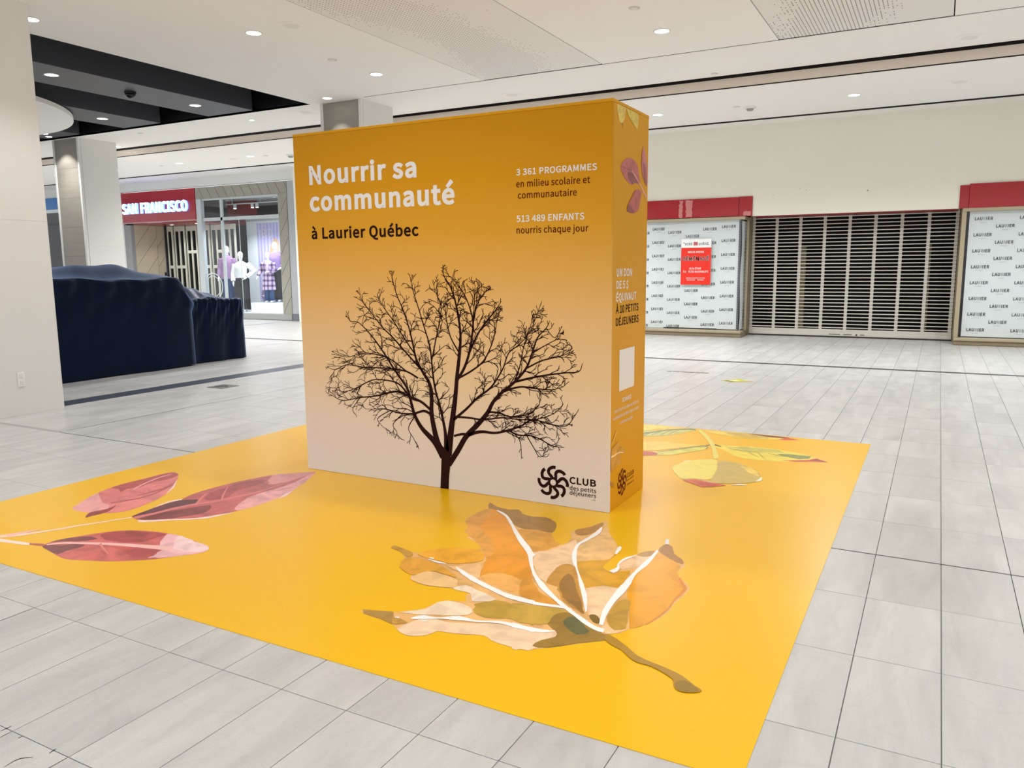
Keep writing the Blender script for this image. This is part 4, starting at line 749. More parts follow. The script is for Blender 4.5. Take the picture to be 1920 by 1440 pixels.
L.poly('E', [(440, 390), (600, 270), (640, 240), (660, 290), (700, 350), (710, 375), (700, 430), (610, 470), (500, 480), (440, 470)], (240, 194, 128), 'leaf_patch', .005)
L.poly('E', [(425, 270), (470, 255), (520, 247), (600, 218), (620, 225), (560, 280), (500, 300), (440, 300)], (184, 132, 62), 'leaf_patch', .004)
L.poly('E', [(440, 480), (640, 470), (690, 430), (700, 440), (612, 515), (690, 555), (800, 540), (720, 655), (500, 655), (460, 600)], (222, 164, 44), 'leaf_patch', .006)
L.poly('E', [(720, 500), (760, 465), (840, 440), (950, 440), (900, 490), (820, 520), (740, 530)], PE, 'leaf_patch', .004)
L.poly('E', [(500, 660), (720, 660), (640, 780), (600, 870), (520, 850)], PE, 'leaf_patch', .006)
L.poly('E', [(230, 620), (300, 520), (370, 495), (430, 520), (440, 600), (460, 680), (490, 830), (440, 810), (330, 730), (310, 650)], (204, 148, 62), 'leaf_patch', .006)
L.poly('E', [(320, 620), (380, 560), (420, 600), (440, 680), (490, 830), (430, 790), (340, 720)], (158, 114, 52), 'leaf_patch', .006)
L.poly('E', [(45, 690), (70, 600), (130, 600), (180, 680), (310, 760), (200, 760), (90, 725)], (226, 156, 56), 'leaf_patch', .005)
L.poly('E', [(780, 720), (800, 620), (900, 490), (1000, 420), (1060, 450), (1140, 510), (1115, 545), (1130, 590), (1165, 650), (1090, 740), (1040, 810), (970, 865), (900, 900), (790, 930), (800, 800)], (242, 168, 24), 'leaf_patch', .005, scale=3)
L.poly('E', [(990, 405), (1010, 378), (1040, 364), (1080, 377), (1095, 427), (1150, 467), (1152, 500), (1060, 460)], (178, 122, 36), 'leaf_patch', .003)
L.poly('E', [(845, 432), (900, 412), (980, 408), (950, 440), (880, 448)], (196, 146, 66), 'leaf_patch')
L.line('E', [(1130, 590), (1155, 640), (1165, 670), (1100, 735), (1050, 800), (960, 870), (900, 905)], [14, 22, 26, 14, 10, 10, 6], (226, 140, 40), 'leaf_edge')
L.poly('E', [(660, 820), (720, 745), (790, 740), (800, 770), (780, 850), (770, 930), (690, 940), (640, 880)], (194, 152, 62), 'leaf_patch', .004)
L.poly('E', [(600, 930), (640, 900), (690, 945), (780, 935), (720, 962), (640, 968)], (246, 204, 150), 'leaf_patch')
L.poly('D', [(380, 1170), (500, 1110), (640, 1070), (800, 1110), (1000, 1120), (1250, 1130), (1530, 1180), (1530, 1340), (1420, 1338), (1300, 1308), (1180, 1268), (1110, 1223), (950, 1213), (800, 1198), (720, 1186), (640, 1218), (540, 1228), (450, 1218)], (248, 214, 178), 'leaf_patch', .004)
L.poly('E', [(0, 940), (160, 955), (295, 955), (280, 1000), (200, 1010), (135, 1050), (180, 1066), (60, 1070), (0, 1068)], (248, 212, 176), 'leaf_patch', .003)
L.poly('D', [(400, 1030), (620, 1000), (720, 945), (820, 930), (940, 960), (1010, 1000), (980, 1050), (700, 1050)], (250, 224, 192), 'leaf_patch', .006)
L.poly('D', [(1030, 960), (1250, 930), (1410, 985), (1530, 1010), (1530, 1140), (1400, 1080), (1200, 1080), (1060, 1050)], OL, 'leaf_patch', .008)
L.poly('D', [(850, 825), (960, 800), (1080, 850), (1220, 920), (1080, 940), (1010, 930), (1000, 870), (920, 850)], (250, 226, 198), 'leaf_patch', .005)
L.poly('E', [(0, 760), (150, 780), (330, 800), (420, 840), (310, 830), (240, 900), (120, 900), (0, 870)], (204, 166, 70), 'leaf_patch', .006)
L.poly('E', [(135, 1050), (200, 1010), (290, 990), (300, 950), (240, 900), (310, 830), (400, 830), (500, 900), (590, 960), (640, 975), (630, 1010), (560, 1018), (400, 1038), (250, 1060)], (158, 124, 54), 'leaf_patch', .004)
L.poly('E', [(345, 880), (420, 850), (500, 930), (520, 960), (440, 975), (370, 930)], (100, 104, 66), 'leaf_patch', .008)
L.poly('D', [(90, 1005), (350, 1025), (340, 1128), (240, 1083), (100, 1038)], (178, 138, 70), 'leaf_patch', loop=1)
L.poly('D', [(345, 1060), (400, 1080), (470, 1115), (400, 1128), (342, 1126)], (202, 152, 70), 'leaf_patch')
L.poly('D', [(330, 485), (350, 467), (380, 472), (500, 517), (510, 550), (460, 560), (400, 510)], (192, 146, 56), 'leaf_patch')
L.poly('D', [(550, 540), (720, 492), (850, 484), (950, 494), (1090, 505), (1110, 590), (900, 620), (760, 600)], (240, 172, 42), 'leaf_patch', .004)
L.poly('D', [(400, 645), (450, 570), (560, 570), (720, 620), (830, 690), (880, 740), (700, 680), (600, 700), (500, 710)], (228, 164, 56), 'leaf_patch', .005)
L.poly('D', [(490, 740), (600, 690), (700, 690), (880, 750), (890, 790), (860, 822), (640, 803), (540, 773)], (242, 200, 138), 'leaf_patch', .004)
L.poly('D', [(800, 640), (900, 640), (1080, 620), (1080, 720), (1060, 760), (940, 700)], (248, 200, 140), 'leaf_patch', .005)
L.poly('E', [(520, 845), (560, 840), (590, 865), (588, 895), (550, 890)], (120, 96, 36), 'leaf_patch')
VW = (255, 252, 250)
L.line('D', [(1225, 170), (1300, 215), (1350, 290), (1390, 370), (1440, 450), (1530, 560)], [10, 20, 24, 30, 34, 50], VW, 'leaf_vein')
L.line('E', [(0, 235), (60, 330), (115, 410), (140, 540), (200, 640), (280, 720), (330, 765), (420, 835), (540, 920), (620, 950)], [16, 26, 34, 20, 36, 24, 26, 24, 30, 26], VW, 'leaf_vein')
L.line('D', [(880, 650), (960, 710), (1060, 770), (1180, 830), (1300, 885), (1420, 920), (1540, 948)], [10, 36, 34, 34, 36, 38, 30], VW, 'leaf_vein')
L.line('E', [(0, 722), (150, 762), (330, 788), (400, 806)], [24, 20, 16, 14], VW, 'leaf_vein')
L.line('E', [(605, 250), (580, 285), (510, 330), (440, 375), (420, 460), (440, 540), (470, 640), (490, 720), (500, 820)], [12, 26, 18, 20, 34, 12, 28, 34, 10], VW, 'leaf_vein')
L.line('E', [(985, 405), (920, 480), (830, 560), (770, 640), (690, 730), (630, 820), (600, 910)], [12, 30, 24, 44, 44, 40, 26], VW, 'leaf_vein')
L.line('D', [(500, 1082), (600, 1072), (720, 1080), (900, 1080), (1050, 1105), (1250, 1115), (1400, 1150), (1540, 1188)], [10, 34, 10, 34, 14, 20, 30, 30], VW, 'leaf_vein')
L.line('E', [(0, 908), (100, 932), (200, 950), (290, 952)], [34, 26, 20, 6], VW, 'leaf_vein')
L.line('D', [(640, 580), (720, 605), (790, 618)], [4, 14, 6], VW, 'leaf_vein')
L.line('E', [(700, 430), (720, 400), (735, 382)], [10, 26, 16], VW, 'leaf_edge')
L.line('E', [(660, 545), (690, 545), (716, 525), (718, 500), (760, 465), (840, 440)], [8, 26, 20, 12, 14, 4], VW, 'leaf_edge')
L.line('E', [(1045, 365), (1050, 332)], [26, 20], (240, 240, 238), 'leaf_edge')
L.line('D', [(655, 572), (690, 575)], [8, 10], VW, 'leaf_edge')
L.line('D', [(360, 1072), (400, 1076)], [8, 10], VW, 'leaf_edge')
L.line('D', [(590, 1105), (630, 1105)], [8, 10], VW, 'leaf_edge')
L.poly('E', [(630, 1010), (640, 972), (700, 1000), (780, 1060), (850, 1120), (950, 1165), (1060, 1210), (1150, 1255), (1230, 1320), (1280, 1350), (1260, 1365), (1190, 1368), (1120, 1355), (1090, 1320), (1090, 1285), (1040, 1245), (940, 1190), (850, 1165), (790, 1130), (740, 1080), (680, 1050)], (178, 136, 48), 'leaf_stem', var=.05)
L.poly('E', [(1095, 1310), (1140, 1285), (1200, 1300), (1250, 1340), (1260, 1363), (1190, 1366), (1120, 1353)], (152, 120, 46), 'leaf_stem', var=.05)
# green and yellow leaf spray at the back
L = Print(floor_mat)
L.poly('F', [(700, 265), (780, 262), (900, 270), (1050, 275), (1250, 295), (1400, 320), (1500, 340), (1590, 365), (1660, 385), (1750, 420), (1600, 415), (1450, 415), (1300, 410), (1150, 400), (1000, 385), (900, 360), (800, 305), (740, 285)], (242, 218, 84), 'printed_leaf', loop=1, var=.06)['label'] = 'yellow-green leaf spray print at the back of the mat'
L.poly('F', [(790, 272), (1100, 285), (1300, 310), (1350, 330), (1150, 330), (1050, 325), (900, 290)], (200, 190, 90), 'leaf_patch', .01, 1)
L.poly('F', [(1280, 340), (1400, 345), (1590, 364), (1570, 385), (1480, 390), (1350, 365)], (140, 148, 70), 'leaf_patch', .006, 1)
L.poly('F', [(1330, 400), (1560, 395), (1640, 382), (1750, 420), (1600, 414), (1450, 414)], (226, 92, 44), 'leaf_patch', 0, 1)
L.poly('F', [(1570, 402), (1640, 386), (1740, 418), (1650, 408)], (160, 40, 36), 'leaf_patch', 0, 1)
for a, b in (((830, 285), (1000, 320)), ((900, 300), (1150, 330)), ((1000, 310), (1120, 372)), ((1100, 320), (1180, 390)), ((1200, 335), (1400, 372))):
    L.line('F', [a, ((a[0] + b[0]) / 2, (a[1] + b[1]) / 2 + 4), b], [3, 7, 2], (176, 164, 70), 'leaf_vein')
L.poly('F', [(590, 125), (700, 135), (820, 140), (1000, 155), (1200, 175), (1390, 195), (1490, 218), (1350, 218), (1200, 212), (1050, 205), (900, 190), (760, 165), (640, 140)], (238, 206, 84), 'leaf_patch', 0, 1)
L.poly('F', [(800, 145), (1000, 158), (1200, 178), (1200, 205), (1050, 203), (900, 185)], (214, 180, 82), 'leaf_patch', .006, 1)
L.poly('F', [(1000, 157), (1200, 175), (1390, 195), (1380, 204), (1200, 190)], (120, 60, 40), 'leaf_patch', 0, 1)
L.poly('F', [(1380, 196), (1490, 218), (1350, 217), (1290, 212)], (218, 72, 44), 'leaf_patch', 0, 1)
L.poly('F', [(-60, 75), (70, 75), (330, 95), (550, 118), (380, 118), (200, 122), (70, 130), (-60, 132)], (250, 214, 92), 'leaf_patch', 0, 1)
L.poly('F', [(-60, 140), (70, 135), (200, 130), (380, 115), (550, 112), (550, 130), (400, 160), (250, 180), (70, 184), (-60, 184)], (206, 204, 112), 'leaf_patch', 0, 1)
L.line('F', [(20, 160), (150, 148), (300, 128), (480, 120), (550, 126)], [14, 12, 10, 14, 12], (132, 138, 84), 'leaf_vein')
for a, b in (((150, 172), (240, 140)), ((230, 170), (330, 130)), ((300, 165), (400, 128)), ((80, 176), (150, 150))):
    L.line('F', [a, b], [7, 4], (146, 150, 88), 'leaf_vein')
L.poly('F', [(-60, 240), (70, 235), (250, 230), (480, 255), (620, 265), (400, 290), (200, 310), (-60, 315)], (250, 208, 82), 'leaf_patch', 0, 1, var=.06)
L.poly('F', [(-60, 322), (70, 320), (200, 320), (400, 300), (600, 275), (650, 280), (640, 305), (500, 325), (350, 350), (200, 355), (-60, 360)], (220, 212, 92), 'leaf_patch', 0, 1)
L.line('F', [(200, 325), (400, 300), (600, 272), (655, 280), (640, 300)], [4, 10, 10, 12, 8], (150, 146, 78), 'leaf_vein')
L.poly('F', [(-60, 318), (70, 318), (160, 322), (210, 338), (200, 353), (70, 357), (-60, 358)], (196, 72, 60), 'leaf_patch', 0, 1)
L.line('F', [(640, 264), (720, 262), (780, 276)], [5, 12, 4], (110, 92, 40), 'leaf_vein')
L.line('F', [(580, 128), (640, 180), (690, 245), (715, 300), (735, 385)], [22, 34, 34, 36, 44], (230, 216, 104), 'leaf_stem')
L.poly('F', [(340, 465), (450, 410), (560, 395), (700, 390), (750, 410), (745, 450), (730, 500), (700, 560), (640, 575), (520, 565), (420, 565), (370, 520)], (240, 222, 104), 'leaf_patch', .006, 2, var=.03)
L.poly('F', [(750, 405), (900, 420), (1000, 450), (1100, 495), (1140, 560), (1100, 595), (950, 610), (800, 610), (680, 585), (700, 560), (740, 480)], (208, 180, 96), 'leaf_patch', .006, 2, var=.05)
L.poly('F', [(950, 455), (1040, 465), (1100, 500), (1120, 545), (1040, 520)], (246, 212, 100), 'leaf_patch', .006, 1)
L.poly('F', [(420, 568), (640, 575), (700, 590), (800, 612), (700, 605), (560, 590)], (214, 176, 110), 'leaf_patch', .006, 1)
L.poly('F', [(430, 580), (540, 572), (640, 592), (740, 610), (825, 628), (740, 635), (700, 640), (600, 642), (560, 625)], (220, 104, 62), 'leaf_patch', .004, 1)
L.poly('F', [(560, 605), (620, 595), (740, 612), (740, 632), (620, 640)], (204, 84, 56), 'leaf_patch', .004, 1)
L.line('F', [(1090, 590), (1130, 575), (1140, 555)], [4, 22, 10], (255, 246, 226), 'leaf_edge')
L.line('F', [(870, 625), (950, 620), (1010, 625)], [3, 14, 4], (255, 240, 200), 'leaf_edge')
L.line('F', [(440, 412), (500, 402)], [8, 6], (255, 246, 226), 'leaf_edge')

# ================================================================== DISPLAY BOX
BX0, BX1, BY0, BY1, BZ = -4.125, -1.695, 4.376, 4.985, 2.447
BZ0 = .004
def front_gradient():
    m = bpy.data.materials.new('printed_front_gradient'); m.use_nodes = True; nt = m.node_tree; b = nt.nodes['Principled BSDF']
    b.inputs['Roughness'].default_value = .45; b.inputs['Specular IOR Level'].default_value = .15
    geo = nt.nodes.new('ShaderNodeNewGeometry'); sp = nt.nodes.new('ShaderNodeSeparateXYZ'); mr = nt.nodes.new('ShaderNodeMapRange')
    mr.inputs['From Min'].default_value = 0; mr.inputs['From Max'].default_value = BZ
    r = nt.nodes.new('ShaderNodeValToRGB'); e = r.color_ramp.elements
    e[0].position = 0; e[0].color = rgb(230, 226, 227); e[1].position = 1; e[1].color = rgb(202, 141, 0)
    for p, c in ((.14, (233, 222, 212)), (.3, (236, 210, 170)), (.48, (234, 192, 130)), (.6, (229, 175, 86)), (.72, (220, 160, 38)), (.85, (213, 149, 4))):
        x = e.new(p); x.color = rgb(*c)
    nt.links.new(geo.outputs['Position'], sp.inputs[0]); nt.links.new(sp.outputs['Z'], mr.inputs['Value']); nt.links.new(mr.outputs[0], r.inputs[0]); nt.links.new(r.outputs[0], b.inputs['Base Color'])
    return m
ochre = mat('ochre_print', rgb(218, 156, 18), .45, noise=.02, scale=2, spec=.15)
box = thing('display_box', 'tall yellow display box with a bare tree and white lettering', 'display box', ((BX0 + BX1) / 2, (BY0 + BY1) / 2, BZ0))
front = MB().bbox(BX0, BX1, BY0, BY0 + .02, BZ0, BZ - .018, .0015).build('front_panel', front_gradient(), box)
side = MB().bbox(BX1 - .02, BX1, BY0 + .0205, BY1, BZ0, BZ - .018, .0015).build('side_panel', ochre, box); side['label'] = 'ochre narrow side with donation text'
MB().bbox(BX0, BX0 + .02, BY0 + .0205, BY1, BZ0, BZ - .018, .0015).build('side_panel', ochre, box)
MB().bbox(BX0, BX1, BY1 + .0005, BY1 + .02, BZ0, BZ - .018, .0015).build('back_panel', ochre, box)
MB().bbox(BX0 - .002, BX1 + .002, BY0 - .002, BY1 + .022, BZ - .0175, BZ, .0015).build('top_panel', ochre, box)
FXd, FZd, SYd = Vector((1, 0, 0)), Vector((0, 0, 1)), Vector((0, 1, 0))
ink_white = mat('ink_white', rgb(236, 233, 231), .6, spec=.1); ink_brown = mat('ink_dark_brown', rgb(40, 14, 14), .6, spec=.1); ink_maroon = mat('ink_maroon', rgb(98, 28, 8), .6, spec=.1)
YP = BY0 - .0012; XP = BX1 + .0012
def front_text(s, l, r, cap, m, weight, **k):
    a = at_y(l[0], l[1], YP); b = at_y(r[0], r[1], YP); c = (a.z + b.z) / 2
    h = at_y(l[0], l[1] - cap, YP).z - a.z
    return lettering(s, Vector((a.x, YP, c)), FXd, FZd, b.x - a.x, h, m, front, weight, **k)
front_text('Nourrir sa', (580.3, 346.7), (781, 333), 36, ink_white, 15)['label'] = 'white headline lettering'
front_text('communauté', (581.5, 396), (852.6, 384), 36, ink_white, 15)
front_text('à Laurier Québec', (584.6, 448.4), (785, 442.5), 21, ink_brown, 12)
front_text('3 361 PROGRAMMES', (967.8, 329), (1119.3, 318.6), 12, ink_white, 9)
front_text('en milieu scolaire et', (967.8, 351.3), (1106.4, 343), 12.5, ink_maroon, 5)
front_text('communautaire', (971, 372.8), (1081.5, 366.3), 12.5, ink_maroon, 5)
front_text('513 489 ENFANTS', (968.4, 417), (1095.6, 411), 12.3, ink_white, 9)
front_text('nourris chaque jour', (968.4, 438.5), (1103.3, 433.3), 12.5, ink_maroon, 5)
def side_text(s, l, r, cap, m, weight, **k):
    a = at_x(l[0], l[1], XP); b = at_x(r[0], r[1], XP); h = at_x(l[0], l[1] - cap, XP).z - a.z
    return lettering(s, Vector((XP, a.y, (a.z + b.z) / 2)), SYd, FZd, b.y - a.y, h, m, side, weight, **k)
side_text('UN DON', (1156.3, 518.5), (1185, 517.5), 15, ink_white, 9)
side_text('DE 5 $', (1155.8, 542), (1178, 540), 15, ink_white, 9)
side_text('ÉQUIVAUT', (1155.4, 565.2), (1193, 561.2), 15, ink_white, 9)
side_text('À 10 PETITS', (1155, 588.2), (1197, 582.2), 15, ink_brown, 9)
side_text('DÉJEUNERS', (1155, 610.8), (1197.3, 604.5), 15, ink_brown, 9)
side_text('SCANNEZ', (1167, 753), (1183.5, 747.5), 7.5, ink_white, 9)
side_text('pour faire un don et aider à', (1152, 773), (1197, 756.5), 6, ink_white, 2)
side_text('combattre la faim dans notre', (1150, 787), (1198, 767), 6, ink_white, 2)
side_text('communauté', (1163, 795), (1186, 785), 6, ink_white, 2)
q = [at_x(x, y, XP) for x, y in ((1162, 655.5), (1190, 650), (1188.5, 724.5), (1160.5, 733))]
y0 = (q[0].y + q[3].y) / 2; y1 = (q[1].y + q[2].y) / 2; z0 = (q[2].z + q[3].z) / 2; z1 = (q[0].z + q[1].z) / 2
mb = MB(); mb.add([(XP, y0, z0), (XP, y1, z0), (XP, y1, z1), (XP, y0, z1)], [(0, 1, 2, 3)]); mb.build('white_square', ink_white, side)
# pinwheel logo
def logo(center, U, V, R, parent, m, squash=1.0):
    mb = MB(); Nn = U.cross(V)
    for k in range(8):
        th = math.radians(45 * k)
        arm = [(.27, 96), (.42, 108), (.6, 117), (.78, 115), (.92, 104), (1.0, 90), (1.0, 80)]
        pts = [(r * R * math.cos(math.radians(a) + th), r * R * math.sin(math.radians(a) + th)) for r, a in arm]
        P = smooth_line(pts, 4); ws = [R * .21] * len(P)
        Lf, Rt = ribbon(P, ws); n = len(P)
        vs = [center + U * (p[0] * squash) + V * p[1] for p in Lf + Rt]
        mb.add(vs, [(i, i + 1, n + i + 1, n + i) for i in range(n - 1)])
    n = 32; vs = []
    for rr in (.2, .36):
        for k in range(n): a = 2 * math.pi * k / n; vs.append(center + U * (rr * R * math.cos(a) * squash) + V * (rr * R * math.sin(a)) + Nn * .0002)
    mb.add(vs, [(k, (k + 1) % n, n + (k + 1) % n, n + k) for k in range(n)])
    return mb.build('pinwheel_logo', m, parent)
c = at_y(1037, 904.6, YP); R = at_y(1037, 876, YP).z - c.z
logo(c, FXd, FZd, R, front, ink_brown)
front_text('CLUB', (1067.8, 907), (1117.5, 913), 13, ink_brown, 12)
front_text('des petits', (1068, 919), (1117.8, 924), 7.6, ink_brown, 5)
front_text('déjeuners', (1068, 927.3), (1117.5, 934), 7.6, ink_brown, 5)
front_text('MC', (1112, 938.6), (1117.5, 939.4), 2, ink_brown, 0)
c = at_x(1166.4, 903.6, XP); R = at_x(1166.4, 881, XP).z - c.z
logo(c, SYd, FZd, R, side, ink_maroon, .95)
side_text('CLUB', (1175.7, 896), (1188.6, 887.5), 8, ink_maroon, 7)
side_text('des petits', (1175.7, 902), (1188.6, 894), 3.6, ink_maroon, 0)
side_text('déjeuners', (1175.7, 909), (1188.6, 903), 3.6, ink_maroon, 0)
# leaves printed on the side
class SidePrint:
    def __init__(s): s.k = 0
    def poly(s, pts, c, name, parent, ox, oy, sc, loop=2):
        w = [(at_x(ox + p[0] / sc, oy + p[1] / sc, XP)) for p in pts]; w = [(p.y, p.z) for p in w]
        if loop > 1: w = smooth_loop(w, loop)
        w = [(min(max(y, BY0 + .0205), BY1 - .001), min(max(z, BZ0), BZ - .02)) for y, z in w]
        mb = MB(); fill(mb, [(XP + s.k * .0002, y, z) for y, z in w]); s.k += 1
        return mb.build(name, print_mat(c, .12, 14), parent)
S = SidePrint()
k1 = (1130, 180, 4.8)
l = S.poly([(132, 50), (206, 80), (207, 130), (200, 195), (180, 240), (155, 235), (142, 180)], (226, 196, 74), 'printed_leaf', side, *k1)
S.poly([(172, 240), (186, 235), (180, 290)], (168, 128, 40), 'leaf_stem', l, *k1, loop=1)
l = S.poly([(215, 85), (318, 130), (316, 290), (300, 290), (270, 240), (235, 180)], (228, 198, 70), 'printed_leaf', side, *k1)
l = S.poly([(160, 635), (200, 575), (240, 555), (295, 590), (320, 660), (335, 790), (290, 780), (265, 800), (215, 760), (180, 700)], (190, 96, 92), 'printed_leaf', side, *k1)
S.poly([(220, 700), (265, 690), (335, 790), (290, 778), (260, 798)], (140, 62, 66), 'leaf_patch', l, *k1)
S.poly([(330, 790), (340, 790), (395, 905), (385, 920)], (240, 170, 150), 'leaf_stem', l, *k1, loop=1)
S.poly([(258, 670), (268, 670), (340, 800), (332, 800)], (236, 160, 150), 'leaf_vein', l, *k1, loop=1)
S.poly([(165, 635), (175, 630), (262, 668), (258, 676)], (150, 70, 74), 'leaf_vein', l, *k1, loop=1)
l = S.poly([(362, 458), (378, 500), (398, 620), (403, 720), (395, 815), (365, 740), (348, 650), (350, 560)], (204, 112, 112), 'printed_leaf', side, *k1)
S.poly([(360, 600), (378, 620), (398, 720), (395, 810), (366, 740)], (160, 76, 78), 'leaf_patch', l, *k1)
l = S.poly([(295, 845), (340, 850), (345, 890), (330, 980), (310, 1040), (260, 1055), (218, 1035), (225, 980), (262, 910)], (188, 92, 84), 'printed_leaf', side, *k1)
S.poly([(225, 985), (255, 990), (285, 1050), (250, 1053), (218, 1035)], (150, 66, 62), 'leaf_patch', l, *k1)
k2 = (990, 780, 7.2)
l = S.poly([(1112, 480), (1150, 420), (1215, 345), (1240, 390), (1240, 440), (1270, 415), (1310, 490), (1240, 500), (1250, 640), (1180, 680), (1112, 760)], (206, 144, 40), 'printed_leaf', side, *k2)
S.poly([(1112, 545), (1150, 530), (1220, 485), (1280, 488), (1280, 500), (1225, 500), (1160, 545), (1112, 570)], (250, 222, 176), 'leaf_vein', l, *k2)
S.poly([(1112, 365), (1140, 330), (1185, 205), (1192, 215), (1150, 335), (1112, 400)], (236, 178, 90), 'leaf_vein', l, *k2)
S.poly([(1112, 880), (1150, 910), (1170, 960), (1130, 950), (1112, 930)], (180, 130, 40), 'leaf_patch', l, *k2)

# bare tree printed on the front
GX, GY, GS = 560, 460, 1883 / 680
def tp(p): q = at_y(GX + p[0] / GS, GY + p[1] / GS, YP); return (q.x, q.z)
US = (tp((1000, 700))[0] - tp((900, 700))[0]) / 100
ENV = [(128, 660), (150, 590), (240, 350), (308, 212), (400, 240), (475, 122), (580, 148), (748, 92), (815, 120), (935, 175), (1002, 215), (1058, 285), (1070, 430), (1200, 335), (1268, 285), (1305, 385), (1372, 415), (1392, 488), (1422, 525), (1476, 608), (1440, 680), (1370, 740), (1378, 800), (1458, 848), (1420, 950), (1382, 1058), (1285, 1102), (1157, 1112), (1090, 975), (960, 930), (830, 960), (700, 930), (640, 1062), (500, 1005), (380, 930), (270, 880), (140, 770)]
def inside(p):
    x, y = p; r = False; j = len(ENV) - 1
    for i in range(len(ENV)):
        a, b = ENV[i], ENV[j]
        if (a[1] > y) != (b[1] > y) and x < (b[0] - a[0]) * (y - a[1]) / (b[1] - a[1]) + a[0]: r = not r
        j = i
    return r
